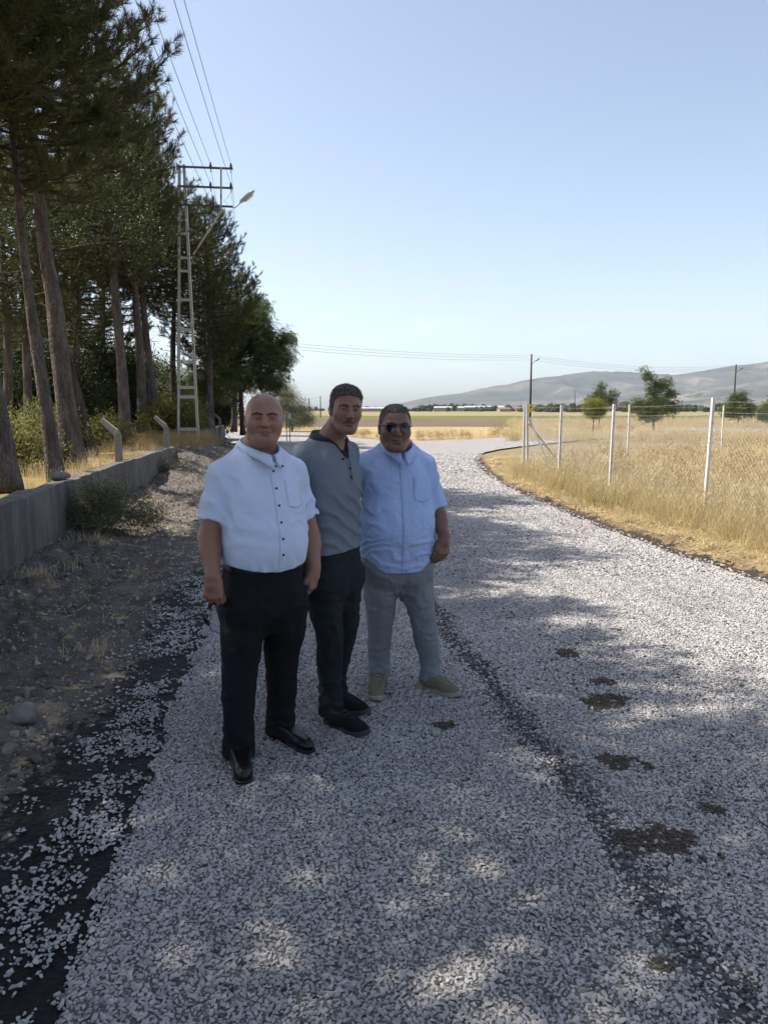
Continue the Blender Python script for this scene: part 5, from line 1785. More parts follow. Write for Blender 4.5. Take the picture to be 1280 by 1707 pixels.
def shell(f, M, fn, lo, hi, th, name, mat):
    """a thin layer grown on the skin where fn < 0 (head frame), e.g. eyebrows"""
    c_ = [M @ Vector((a, b_, d_)) for a in (lo[0], hi[0]) for b_ in (lo[1], hi[1]) for d_ in (lo[2], hi[2])]
    lo2 = [min(p[i] for p in c_) for i in range(3)]; hi2 = [max(p[i] for p in c_) for i in range(3)]
    n = 2
    g = Field(lo2, hi2, f.h / n)
    I = np.array(M.inverted(), dtype=np.float32)
    # resample the skin's distances on a finer grid
    def lerp_axis(A, k):
        p = (g.ax[k] - f.lo[k]) / f.h
        i = np.clip(p.astype(int), 0, f.n[k] - 2); t = (p - i).astype(np.float32)
        sh = [1, 1, 1]; sh[k] = -1
        return np.take(A, i, k) * (1 - t.reshape(sh)) + np.take(A, i + 1, k) * t.reshape(sh)
    A = f.D
    for k in range(3): A = lerp_axis(A, k)
    x, y, z = g.grid()
    X, Y_, Z_ = (I[i, 0] * x + I[i, 1] * y + I[i, 2] * z + I[i, 3] for i in range(3))
    A = A + .0011 * vnoise(X * 420, Y_ * 420, Z_ * 200, seed=5)
    g.D = np.maximum(np.maximum(A - th, fn(X, Y_, Z_)), -(A + .004)).astype(np.float32)
    return link(name, g.mesh(name), mat, None, smooth=True)
def seg2(x, z, a, c_):
    t = np.clip(((x - a[0]) * (c_[0] - a[0]) + (z - a[1]) * (c_[1] - a[1])) / ((c_[0] - a[0]) ** 2 + (c_[1] - a[1]) ** 2), 0, 1)
    return np.sqrt((x - a[0] - (c_[0] - a[0]) * t) ** 2 + (z - a[1] - (c_[1] - a[1]) * t) ** 2), t
def brow_fn(s, h):
    fw = h['face_w']
    def fn(x, y, z):
        x = x * s
        d1, t1 = seg2(x, z, (.0125, .0195 + h.get('brow_in', 0)), (.034 * fw, .0265))
        d2, t2 = seg2(x, z, (.034 * fw, .0265), (.053 * fw, .0195))
        return np.minimum(d1 - .0041, d2 - (.0041 - .0020 * t2)) + (y > -.04) * 1.0
    return fn
def head_tone(P, h, base):
    """colour of the skin per point, in the head's frame"""
    fl_ = h['face_l']
    x, y, z = P[:, 0], P[:, 1], P[:, 2]
    C = np.tile(np.array(base, float), (len(P), 1))
    def blend(w_, col): return C * (1 - w_[:, None]) + np.array(col) * w_[:, None]
    red = np.exp(-((np.abs(x) - .040) / .022) ** 2 - ((z + .022) / .022) ** 2) * (y < -.03) * .28 + np.exp(-(x / .02) ** 2 - ((z + .028) / .018) ** 2) * (y < -.09) * .3
    C = blend(np.clip(red, 0, 1), (base[0] * 1.12, base[1] * .72, base[2] * .66))
    lips = sstep(.011, .003, np.abs(z + .065 * fl_)) * sstep(.030, .014, np.abs(x)) * sstep(-.070, -.084, y)
    C = blend(lips * .5, (base[0] * .78, base[1] * .52, base[2] * .50))
    mouth_shade = np.exp(-((z + .0648 * fl_ + .9 * np.abs(x) * h.get('frown', 0) / .027) / .0028) ** 2) * sstep(.030, .024, np.abs(x)) * sstep(-.070, -.080, y)  # shade of the mouth crease, painted dark reddish into the skin colour
    C = blend(mouth_shade * .75, (base[0] * .30, base[1] * .22, base[2] * .22))
    beard = sstep(-.020, -.075, z + .3 * np.clip(np.abs(x) - .03, 0, 1)) * sstep(.045, -.02, y)
    C = blend(beard * h.get('beard', .35), (.11, .095, .085))
    if h.get('stub'):                                                                       # shaved sides of a bald head
        sd = sstep(.052, .066, np.abs(x)) * sstep(-.055, -.02, y) * sstep(.105, .075, z) * sstep(-.05, -.01, z)
        sd = np.maximum(sd, sstep(.05, .09, y) * sstep(.10, .07, z))
        C = blend(sd * .55, (.20, .17, .155))
    socket_shade = np.exp(-((np.abs(x) - .0315) / .018) ** 2 - ((z - .002) / .010) ** 2) * (y < -.05)  # shade of the eye sockets and lids, painted into the skin colour
    C = blend(np.clip(socket_shade, 0, 1) * .72, (base[0] * .55, base[1] * .45, base[2] * .42))
    return C
def hand_shape(f, wrist, d, s, n, curl, k=.007, sc=1.0, spread=.0, thumb=(.55, .75, .35)):
    """wrist point; d towards the knuckles; s towards the thumb; n where the palm faces"""
    wrist = vec(wrist); d, s, n = unit(d), unit(s), unit(n)
    tips = []
    f.put(*cone(wrist - d * .01, wrist + d * .035 * sc, .027 * sc, .031 * sc), k=.012)
    for i, (ln, off) in enumerate(((.060, .004), (.075, .0), (.082, .0), (.074, .002))):
        o = (i - 1.5) * .0205 * sc
        kn = wrist + d * (.088 - off * 2) * sc + s * o + n * (-.004 + .003 * abs(i - 1.5))
        f.put(*cone(wrist + d * .02 + s * o * .6, kn, .0165 * sc, .0125 * sc), k=.014)
        p, ang = kn, 0.0
        sd = s * spread * (i - 1.5)
        for j, fr in enumerate((.46, .30, .24)):
            ang += curl[min(j, len(curl) - 1)] * (1 + .10 * (1.5 - i) * .5)
            dv = unit(d * math.cos(ang) + n * math.sin(ang) + sd)
            q = p + dv * ln * fr * sc
            f.put(*cone(p, q, (.0102 - .0009 * j) * sc, (.0095 - .0011 * j) * sc), k=.003)
            p = q
        tips.append(p)
    p = wrist + d * .028 * sc + s * .022 * sc + n * .008
    dv = unit(d * thumb[0] + s * thumb[1] + n * thumb[2])
    q = p + dv * .042 * sc
    f.put(*cone(p, q, .0165 * sc, .0125 * sc), k=.012)
    dv2 = unit(d * 1.0 + s * .15 + n * .45)
    r2 = q + dv2 * .034 * sc
    f.put(*cone(q, r2, .0115 * sc, .0105 * sc), k=.004)
    r3 = r2 + unit(dv2 + n * .45) * .026 * sc
    f.put(*cone(r2, r3, .0105 * sc, .008 * sc), k=.003)
    tips.append(r3)
    return tips
def sleeve(f, a, e, ra, rb, k=.03, open_=.03, bore=.010):
    bore = .021
    """tube from shoulder a to cut end e with a hollow cuff"""
    a, e = vec(a), vec(e)
    d = unit(e - a)
    fn, lo, hi = cone(a, e + d * .06, ra, rb)
    def g(x, y, z):
        return np.maximum(fn(x, y, z), (x - e[0]) * d[0] + (y - e[1]) * d[1] + (z - e[2]) * d[2])
    f.put(g, lo, hi, k=k)
    i0 = e - d * open_
    fn2, lo2, hi2 = cone(i0, e + d * .05, rb - bore, rb - bore)
    f.put(fn2, lo2, hi2, k=.004, mode='cut')
def add_color(me, name, C):
    a = me.attributes.new(name, 'FLOAT_COLOR', 'POINT')
    a.data.foreach_set('color', np.column_stack([C, np.ones(len(C))]).astype(np.float32).ravel())
def verts(me):
    v = np.empty(len(me.vertices) * 3, np.float32); me.vertices.foreach_get('co', v); return v.reshape(-1, 3)
def patch(f, x0, x1, z0, z1, off, name, mat, parent, nx=10, nz=16, shape=None, dx=None):
    """a sheet of cloth lying on the front of a garment"""
    us, vs2 = np.linspace(0, 1, nx), np.linspace(0, 1, nz)
    U, Vv = np.meshgrid(us, vs2)
    X = x0 + (x1 - x0) * U; Z = z0 + (z1 - z0) * Vv
    if dx is not None: X = X + dx(Z)
    if shape is not None: Z = Z + shape(U, Vv)
    Yf = f.fy(X, Z)
    top = np.stack([X, Yf - off, Z], -1).reshape(-1, 3)
    bot = np.stack([X, Yf + .004, Z], -1).reshape(-1, 3)
    i = np.arange(nz - 1)[:, None] * nx + np.arange(nx - 1)[None]
    F = np.stack([i, i + 1, i + nx + 1, i + nx], -1).reshape(-1, 4).tolist()
    ring = [j for j in range(nx)] + [r_ * nx + nx - 1 for r_ in range(1, nz)] + [(nz - 1) * nx + j for j in range(nx - 2, -1, -1)] + [r_ * nx for r_ in range(nz - 2, 0, -1)]
    m = nx * nz
    for a, b_ in zip(ring, ring[1:] + ring[:1]): F.append([a, a + m, b_ + m, b_])
    return link(name, np_mesh(name, np.concatenate([top, bot]), F), mat, parent, smooth=False)
def collar(cx_, cyv, rn, zf, zb, parent, mat, open_=.10, drop=.034, point=.022, out=.018, fwd=.85):
    """turned-down collar: the ring dips and reaches forward to the top button"""
    n = 56
    ph = np.linspace(open_, 2 * math.pi - open_, n)
    e = np.exp(-(np.minimum(ph - open_, 2 * math.pi - open_ - ph) / .40) ** 2)
    c1 = (1 - np.cos(ph)) / 2
    fr = 1 - c1
    zt = zf + (zb - zf) * c1 ** .55
    def ring(r_, z, push=0.0):
        return np.stack([cx_ + np.sin(ph) * r_ * (1 + .05 * fr), cyv - np.cos(ph) * r_ * (1 + fwd * fr ** 2.2) - push * fr, z], 1)
    rl = rn + .002
    rows = [ring(rl - .002, zt - .03), ring(rl + .001, zt - .003), ring(rl + .004, zt + .002), ring(rl + .008, zt - .002),
            ring(rl + out * .7, zt - drop * .5 - e * point * .3, .004), ring(rl + out + e * .016, zt - drop - e * point, .006),
            ring(rl + out - .003 + e * .014, zt - drop - e * point - .002, .002), ring(rl + out * .5, zt - drop * .55 - e * point * .3 - .003), ring(rl + .003, zt - .03)]
    V = np.concatenate(rows); m = len(rows)
    F = []
    for r_ in range(m - 1):
        for j in range(n - 1): F.append((r_ * n + j, r_ * n + j + 1, (r_ + 1) * n + j + 1, (r_ + 1) * n + j))
    mb = MB(); mb.add(V, F)
    mb.f.append(tuple(r_ * n for r_ in range(m))); mb.f.append(tuple(r_ * n + n - 1 for r_ in range(m))[::-1])
    o = mb.build('collar', mat, parent, smooth=True)
    return o, V[5 * n], V[5 * n + n - 1]
def button(p, nrm, parent, mat, r_=.0055):
    return MB().lathe(p, [(r_ * .8, -.004), (r_, .001), (r_, .0022), (r_ * .7, .0026)], 12, axis=nrm).build('button', mat, parent)
def shoe(parent, heel, toe, mat, sole_mat, kind):
    """heel and toe points on the ground in the parent's frame"""
    heel, toe = vec(heel), vec(toe)
    L = np.linalg.norm(toe - heel)
    yaw = math.atan2((toe - heel)[0], -(toe - heel)[1])
    M = Matrix.Translation(Vector((*(heel + toe)[:2] / 2, 0))) @ Matrix.Rotation(yaw, 4, 'Z')
    k = L / .29
    wd = {'dress': .94, 'trainer': 1.08, 'casual': 1.0}[kind]
    sh = .020 if kind == 'dress' else .030
    f = Field((-.075, -.19, -.01), (.075, .19, .17), .0045)
    f.put(*ell((.0, -.070 * k, .034), (.047 * wd, .080 * k, .040)), k=0)
    f.put(*ell((.002, .02 * k, .045), (.040 * wd, .095 * k, .045)), k=.03)
    f.put(*ell((0, .085 * k, .045), (.036 * wd, .058 * k, .050)), k=.03)
    f.put(*cone((0, .045 * k, .05), (0, .055 * k, .105), .043, .041), k=.04)
    f.put(*ell((0, -.01 * k, .068), (.030 * wd, .055 * k, .030)), k=.03)
    x, y, z = f.grid()
    f.D = np.maximum(f.D, sh * .6 - z)
    f.D = np.maximum(f.D, z - (.092 + .15 * (y - .05)))
    if kind != 'dress':
        f.displace(lambda x, y, z: .0015 * np.sin(y * 160) * ((np.abs(x) < .022) & (y < .02) & (y > -.09) & (z > .05)))
    o = link('shoe', f.mesh('shoe', M), mat, parent, smooth=True)
    # sole follows the outline
    prof = [(-.152, .0), (-.148, .022), (-.13, .038), (-.09, .046), (-.04, .044), (.02, .036), (.08, .037), (.125, .034), (.148, .02), (.152, 0)]
    out = [(x_ * wd, y_ * k) for y_, x_ in prof] + [(-x_ * wd, y_ * k) for y_, x_ in prof[::-1][1:-1]]
    mb = MB()
    n = len(out)
    V = []
    for z_, g in ((.0, .95), (.006, 1.02), (sh * .8, 1.03), (sh, .98)):
        for (x_, y_) in out: V.append(tuple(M @ Vector((x_ * g, y_ * g, z_ + (.012 * max(0, (-y_ - .09 * k) / .06) ** 2 if kind != 'dress' else 0)))))
    F = []
    for r_ in range(3):
        for j in range(n): F.append((r_ * n + j, r_ * n + (j + 1) % n, (r_ + 1) * n + (j + 1) % n, (r_ + 1) * n + j))
    F.append(tuple(range(n))); F.append(tuple(3 * n + j for j in range(n))[::-1])
    mb.add(V, F).build('sole', sole_mat, o)
    if kind == 'dress':
        mb = MB(); mb.box(M @ Vector((0, .105 * k, .012)), (.066, .07, .024), M.to_3x3()); mb.build('heel', sole_mat, o)
    if kind != 'dress':
        for j in range(4):
            y_ = (-.062 + .024 * j) * k; z_ = .070 + .009 * j
            mb = MB(); mb.tube([M @ Vector((-.020, y_ + .006, z_ - .006)), M @ Vector((0, y_, z_ + .004)), M @ Vector((.020, y_ + .006, z_ - .006))], .0028, 6)
            mb.build('lace', sole_mat, o)
    return o
def eyes_and_brows(root, M, h, shades=False):
    ex = .0315 * h['face_w']
    for s in (-1, 1):
        bm = bmesh.new(); bmesh.ops.create_uvsphere(bm, u_segments=16, v_segments=10, radius=.0118)
        me = bpy.data.meshes.new('eye'); bm.to_mesh(me); bm.free()
        o = link('eye', me, M_EYE, root, smooth=True)
        o.matrix_local = M @ Matrix.Translation((s * ex, -.0722, .0012))
        i_ = MB().lathe((0, -.0106, 0), [(.0060, -.002), (.0058, .0008), (.003, .0016)], 14, axis=(0, -1, 0)).build('iris', M_IRIS, o)
def hair_piece(root, M, h, mat, line, thick, seed, top=None, name='hair'):
    f = Field((-.105, -.12, -.10), (.105, .13, .15), .0035)
    for sh, k in head_core(h): f.put(*sh, k=k)
    core = f.D.copy()
    x, y, z = f.grid()
    th = thick(x, y, z)
    i, j, k_ = np.where(np.abs(core) < .03)
    X, Y_, Z_ = f.ax[0][i], f.ax[1][j], f.ax[2][k_]
    nz_ = .0030 * vnoise(X * 260, Y_ * 260, Z_ * 90, seed=seed) + .0030 * vnoise(X * 90, Y_ * 90, Z_ * 50, seed=seed + 1)
    D = core - th
    D[i, j, k_] += nz_
    cutl = line(x, y, z)
    f.D = np.maximum(np.maximum(D, cutl), -(core + .006)).astype(np.float32)
    i, j, k_ = np.where(np.abs(f.D) < .008)
    o = link(name, f.mesh(name, M), mat, root, smooth=True)
    # short strands standing off the mass, combed back and down
    me = o.data
    P = verts(me)
    N = np.empty(len(P) * 3, np.float32); me.vertices.foreach_get('normal', N); N = N.reshape(-1, 3)
    A = np.array(M.inverted()); H = P @ A[:3, :3].T + A[:3, 3]
    rg = np.random.default_rng(seed)
    C = np.array(M)[:3, :3]
    outw = H / np.maximum(np.linalg.norm(H, axis=1, keepdims=True), 1e-6)
    NH = N @ C / (np.linalg.norm(C[:, 0]))
    ok = np.where((NH * outw).sum(1) > .2)[0]
    pick = rg.choice(ok, min(len(ok), 5200), replace=False)
    D = N[pick] * .55 + (np.stack([H[pick, 0] * 3, np.full(len(pick), .5), -.35 - 2 * (H[pick, 2] < .05)], 1) * .5) @ (C / np.linalg.norm(C[:, 0])).T + rg.normal(0, .25, (len(pick), 3))
    src = MB()
    for k in range(5):
        a = k * 1.26; q = Vector((math.cos(a) * .0022, math.sin(a) * .0022, 0)); t_ = Vector((-math.sin(a), math.cos(a), 0)) * .0005
        src.add([q - t_, q + t_, q * 1.8 + Vector((0, 0, .0105))], [(0, 1, 2)])
    so = source(name + '_strand_shape', src.mesh('strand'), mat)
    st = scatter('hair_strands', [so], P[pick], dir_euler(D), rg.uniform(.35, .8, len(pick)) * (1.0 if seed < 50 else .75), o, seed=seed)
    tag(st, kind='stuff')
    return o
def sunglasses(M, parent, worn=True):
    """aviator glasses in the head's frame"""
    o = None
    parts = []
    for s in (-1, 1):
        pts = [(s * .010, .010), (s * .022, .0145), (s * .046, .0135), (s * .057, .004), (s * .053, -.014), (s * .040, -.026), (s * .024, -.024), (s * .012, -.008)]
        def yy(x_): return -.1075 + 2.9 * (abs(x_) - .01) ** 2 * 1.4 + .010 * max(0, (abs(x_) - .04) / .02)
        V = [Vector((p.x, yy(p.x), p.z)) for p in spline([(x_, 0, z_) for x_, z_ in pts + pts[:1]], 28)[:-1]]
        c_ = sum(V, Vector()) / len(V); c_.y -= .002
        mb = MB()
        Vf = [v for v in V] + [c_] + [v + Vector((0, .0018, 0)) for v in V] + [c_ + Vector((0, .0018, 0))]
        n = len(V); F = []
        for k in range(n):
            F.append((k, (k + 1) % n, n)); F.append((n + 1 + (k + 1) % n, n + 1 + k, 2 * n + 1)); F.append((k, n + 1 + k, n + 1 + (k + 1) % n, (k + 1) % n))
        mb.add([M @ v for v in Vf], F)
        parts.append(('lens', mb, M_LENS))
        rim = MB(); rim.tube([M @ v for v in V + V[:1]], .0016, 6, False)
        parts.append(('rim', rim, M_FRAME))
        tp = MB(); tp.tube([M @ Vector((s * .057, yy(.057), .008)), M @ Vector((s * .072, -.075, .008)), M @ Vector((s * .080, -.02, .006)), M @ Vector((s * .081, .012, .004)), M @ Vector((s * .080, .03, -.012))], [.0022, .0022, .0018, .0018, .0024], 6)
        parts.append(('temple', tp, M_FRAME))
    br = MB(); br.tube([M @ Vector((-.011, -.108, .006)), M @ Vector((0, -.112, .009)), M @ Vector((.011, -.108, .006))], .0015, 6)
    br.tube([M @ Vector((-.022, -.1065, .0145)), M @ Vector((0, -.111, .0155)), M @ Vector((.022, -.1065, .0145))], .0013, 6)
    parts.append(('bridge', br, M_FRAME))
    return parts
class Man:
    def __init__(s, name, root, turn, label):
        s.rootw, s.turn = Vector(root), turn
        s.T = Matrix.Translation(s.rootw) @ Matrix.Rotation(turn, 4, 'Z')
        s.I = s.T.inverted()
        s.label = label
    def w(s, px, py, Y): return vec(s.I @ W(px, py, Y))
    def g(s, px, py, z=0): return vec(s.I @ G(px, py, z))
    def place(s, o):
        o.location = s.rootw
        o.rotation_euler = (0, 0, s.turn)
        tag(o, s.label, 'person', 'three men standing on the fresh road')
def fold(A, ph, sharp=1.6):
    """soft cloth ridges: narrow crests, wide valleys"""
    w_ = .5 + .5 * np.sin(ph)
    return -A * (w_ ** sharp - .4)
def head_frame(m, px, py, Y, yaw_w, pitch=0, roll=0, sc=1.0):
    c_ = m.w(px, py, Y)
    return Matrix.Translation(Vector(c_)) @ Matrix.Rotation(yaw_w - m.turn, 4, 'Z') @ Matrix.Rotation(roll, 4, 'Y') @ Matrix.Rotation(pitch, 4, 'X') @ Matrix.Scale(sc, 4)
def make_body(m, M, h, base, arms, neck, core, tone_arm, sec, extra=()):
    """one continuous skin: head, neck, trunk core, arms and hands"""
    f = Field((-.46, -.40, .74), (.46, .34, 1.86), .0038)
    build_head(f, M, h)
    hc = vec(M @ Vector((0, .018, -.055))); hb = vec(M @ Vector((0, .03, -.02)))
    f.put(*cone(hb, neck[0], neck[1] * .92, neck[1]), k=.025)
    f.put(*cone(hc, neck[0], neck[1] * .98, neck[1] * 1.08), k=.02)
    f.put(*cone(neck[0], core[0], neck[1] * 1.05, .07), k=.03)
    f.put(*cone((vec(core[0]) + [-.1, 0, .0]), (vec(core[0]) + [.1, 0, 0]), .05, .05), k=.04)
    f.put(*cone(core[0], core[1], .085, .08), k=.03)
    inner = [(z, cx_, cyv, a - .010, b_ - .010) for z, cx_, cyv, a, b_ in sec if 1.2 < z < neck[0][2] + .0]
    f.put(*loft(inner, 2.3), k=.02)
    tips = []
    for a in arms:
        S, E, Wr = (vec(a[k]) for k in ('sh', 'el', 'wr'))
        f.put(*cone(vec(core[0]), S, .045, a['r'][0] * .9), k=.03)
        f.put(*cone(S, E, a['r'][0], a['r'][1]), k=.02)
        mid = E + (Wr - E) * .30
        f.put(*cone(E, mid, a['r'][1], a['r'][2]), k=.02)
        f.put(*cone(mid, Wr, a['r'][2], a['r'][3]), k=.02)
        if 'hand' in a: tips.append(hand_shape(f, Wr, **a['hand']))
    kids = [shell(f, M, brow_fn(s_, h), (-.065, -.125, .008), (.065, -.05, .04), .0017, 'eyebrow', M_BROW) for s_ in (-1, 1)]
    for (fn, lo, hi, th, nm, mt) in extra: kids.append(shell(f, M, fn, lo, hi, th, nm, mt))
    me = f.mesh('person')
    P = verts(me)
    A = np.array(M.inverted())
    H = P @ A[:3, :3].T + A[:3, 3]
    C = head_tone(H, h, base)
    isarm = (H[:, 2] < -.16)
    armc = np.array(tone_arm)
    wgt = sstep(-.13, -.19, H[:, 2])[:, None]
    C = C * (1 - wgt) + armc * wgt
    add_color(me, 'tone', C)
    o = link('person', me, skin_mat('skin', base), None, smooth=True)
    m.place(o)
    for q in kids: q.parent = o
    return o, tips
def trousers(m, root, mat, hips, legs, cut, seed, crease=0.0, fold_amp=.006, stack=.012, h=.0065):
    lo = np.array([-.40, -.40, .0]); hi = np.array([.40, .40, hips[-1][0] + .03])
    f = Field(lo, hi, h)
    f.put(*loft(hips, 2.4), k=0)
    for L in legs: f.put(*loft(L, 2.1), k=.055)
    def dsp(x, y, z):
        zt = hips[-1][0]
        d = fold(fold_amp, z * 46 + 6 * fbm(x * 9, y * 9, z * 7, seed=seed, octv=3), 2.0) * (sstep(.48, .30, np.abs(z - .48)) * .35 + .2)
        d = d + fold(stack, z * 95 + 5 * fbm(x * 14, y * 14, z * 5, seed=seed + 4, octv=2), 1.4) * sstep(.26, .08, z)
        d = d + .005 * fbm(x * 11, y * 11, z * 6, seed=seed + 8, octv=3)
        rad = sstep(.20, .0, np.abs(z - cut)) * fold(.007, np.arctan2(y, x) * 7 + z * 22 + 3 * fbm(x * 7, y * 7, z * 9, seed=seed + 2, octv=2), 1.5)
        return (d + rad) * sstep(.045, .10, z)
    f.displace(dsp)
    # hollow hems
    for L in legs:
        z0 = L[0][0]
        f.put(*cone((L[0][1], L[0][2], z0 - .03), (L[0][1], L[0][2], z0 + .03), min(L[0][3], L[0][4]) - .012, min(L[0][3], L[0][4]) - .014), k=.004, mode='cut')
    o = link('trousers', f.mesh('trousers'), mat, root, smooth=True)
    return o, f
def band_of(f, g, lo_z, hi_z, th, name, mat, parent, extra=None):
    """a belt or band: the garment's own surface, thickened, between two heights"""
    keep = f.D.copy()
    x, y, z = f.grid()
    D = np.maximum(f.D - th, np.maximum(lo_z - z, z - hi_z))
    f.D = D.astype(np.float32)
    me = f.mesh(name)
    f.D = keep
    return link(name, me, mat, parent, smooth=True)
# --- man in the white shirt ---------------------------------------------------------------
def man_one():
    m = Man('person', (W(436, 900, 3.5).x, 3.5, 0), R(33), 'bald man in white short-sleeved shirt and black trousers holding sunglasses')
    h = dict(face_w=1.07, jaw_w=1.16, face_l=.93, cheek=.006, beard=.14, stub=True, double=True, frown=.002)
    M = head_frame(m, 440, 699, 3.44, R(11), pitch=R(-2), roll=R(1), sc=.955)
    base = (.325, .175, .130)
    shL, shR = np.array([-.180, .012, 1.352]), np.array([.178, .025, 1.352])
    sec = [(.885, 0, -.010, .182, .150), (.94, 0, -.016, .194, .166), (1.0, 0, -.024, .199, .178), (1.07, 0, -.025, .200, .180), (1.16, 0, -.017, .196, .168), (1.25, 0, -.006, .190, .152), (1.32, 0, .004, .178, .137), (1.375, 0, .012, .156, .122), (1.425, 0, .018, .122, .102), (1.465, 0, .022, .090, .084), (1.52, 0, .022, .077, .075)]
    elL, wrL = m.w(348, 898, 3.38), m.w(355, 960, 3.30)
    elR, wrR = m.w(516, 893, 3.66), m.w(523, 947, 3.60)
    sd = lambda v: vec(m.I.to_3x3() @ Vector(v))
    arms = [dict(sh=shL, el=elL, wr=wrL, r=(.058, .049, .047, .034), hand=dict(d=sd((.0, -.04, -1)), s=sd((.99, -.14, 0)), n=sd((.10, .99, 0)), curl=(.60, .95, .8), sc=1.06, thumb=(.95, .12, .30))),
            dict(sh=shR, el=elR, wr=wrR, r=(.058, .049, .047, .034), hand=dict(d=sd((-.05, -.1, -1)), s=sd((-.25, -.95, 0)), n=sd((-.95, .2, 0)), curl=(.7, .8, .6), sc=1.03, thumb=(.8, .35, .4)))]
    o, tips = make_body(m, M, h, base, arms, ((0, .018, 1.47), .064), ((0, .02, 1.33), (0, .02, .98)), (.28, .143, .103), sec)
    eyes_and_brows(o, M, h)
    # shirt
    f = Field((-.36, -.36, .84), (.36, .30, 1.58), .0055)
    f.put(*loft(sec, 2.3), k=0)
    for s_, S, E in ((-1, shL, elL), (1, shR, elR)):
        f.put(*cone((s_ * .062, .022, 1.458), S + [0, 0, .0], .036, .056), k=.05)
        e = S + (E - S) * .70
        sleeve(f, S, e, .061, .069, k=.035, bore=.012)
    def dsp(x, y, z):
        d = .004 * fbm(x * 9, y * 9, z * 8, seed=3, octv=3)
        d = d + fold(.0085, z * 30 - np.abs(x) * 38 + 5 * fbm(x * 7, y * 7, z * 6, seed=5, octv=3)) * sstep(.07, .17, np.abs(x)) * sstep(1.0, 1.15, z) * sstep(1.42, 1.3, z)
        d = d + fold(.008, x * 85 + 4 * fbm(x * 8, y * 8, z * 5, seed=7, octv=2)) * sstep(1.02, .90, z)
        d = d + fold(.005, z * 62 + 5 * fbm(x * 9, y * 5, z * 9, seed=9, octv=2)) * sstep(1.0, 1.1, z) * sstep(1.25, 1.15, z)
        return d
    f.displace(dsp)
    f.put(*cone((0, .012, 1.485), (0, .012, 1.65), .0730, .073), k=.004, mode='cut')
    f.put(*cone((0, -.060, 1.485), (.006, -.106, 1.420), .052, .004), k=.004, mode='cut')
    f.D = np.maximum(f.D, .925 + .9 * f.ax[0][:, None, None] ** 2 - f.ax[2][None, None, :]).astype(np.float32)
    x, y, z = f.grid()
    f.D = np.maximum(f.D, (z - (1.468 + .42 * y)) * .92).astype(np.float32)
    sh = link('shirt', f.mesh('shirt'), M_SHIRT1, o, smooth=True)
    _, cpa, cpb = collar(.004, .020, .0760, 1.440, 1.520, sh, M_SHIRT1)
    dx = lambda z: .012 + 0 * z
    patch(f, -.017, .017, .938, 1.428, .0028, 'placket', M_SHIRT1, sh, 5, 50, dx=dx)
    for z in (1.372, 1.297, 1.223, 1.15, 1.078, 1.006):
        y = float(f.fy(np.array([.012]), np.array([z]))[0])
        button((.012, y - .0035, z), (0, -1, 0), sh, M_BTN, .0058)
    for s_, cp in ((1, cpa), (-1, cpb)): button((cp[0] + s_ * .004, cp[1] - .004, cp[2] + .012), (s_ * .3, -1, .2), sh, M_BTN, .0052)
    patch(f, .060, .155, 1.215, 1.330, .0022, 'pocket', M_SHIRT1, sh, 12, 14, shape=lambda u, v: -.014 * (1 - np.abs(2 * u - 1)) * (1 - v))
    # trousers, belt
    fl_, fr_ = m.g(398, 1268), m.g(468, 1230)
    hips = [(.635, 0, .0, .06, .05), (.68, 0, .0, .150, .110), (.73, 0, .0, .190, .142), (.79, 0, .0, .194, .148), (.87, 0, -.004, .184, .145), (.965, 0, -.010, .172, .138)]
    def leg(hx, ft, ky):
        return [(.030, ft[0], ft[1] - .0, .077, .086), (.12, ft[0], ft[1], .068, .076), (.28, ft[0] * .9 + hx * .1, ft[1] * .8 + ky * .2, .073, .080), (.46, ft[0] * .6 + hx * .4, ft[1] * .5 + ky * .5, .083, .090), (.62, ft[0] * .25 + hx * .75, ky * .6, .098, .108), (.80, hx, 0, .102, .125)]
    tr, ft = trousers(m, o, M_TRS1, hips, [leg(-.096, fl_, -.01), leg(.096, fr_, -.01)], .58, 3, stack=.008)
    band_of(ft, None, .918, .957, .004, 'belt', M_BELT, tr)
    y = float(ft.fy(np.array([.01]), np.array([.937]))[0])
    MB().box((.010, y - .008, .937), (.045, .006, .036)).build('buckle', plain('dull_steel', (.35, .34, .32), .35, .5, .8), tr, bevel=.002)
    shoe(o, m.g(399, 1262), m.g(407, 1309), M_SHOE1, M_BELT, 'dress')
    shoe(o, m.g(455, 1224), m.g(519, 1257), M_SHOE1, M_BELT, 'dress')
    # sunglasses hanging from the fingers of the right hand
    gp = m.T @ Vector(wrL) + Vector((.006, .004, -.112))
    gy = Vector((.50, .70, -.35)).normalized(); gx = Vector((-.25, -.20, -.94)); gx = (gx - gy * gx.dot(gy)).normalized(); gz = gx.cross(gy)
    GM = Matrix.Translation(gp + Vector((0, -.006, -.008))) @ Matrix(((gx.x, gy.x, gz.x, 0), (gx.y, gy.y, gz.y, 0), (gx.z, gy.z, gz.z, 0), (0, 0, 0, 1))) @ Matrix.Translation((.048, .100, -.004))
    gl = empty('sunglasses', gp)
    LI = Matrix.Translation(-gp)
    for nm, mb, mt in sunglasses(LI @ GM, gl): mb.build(nm, mt, gl)
    tag(gl, 'dark sunglasses dangling from the right hand of the bald man', 'sunglasses')
    return o
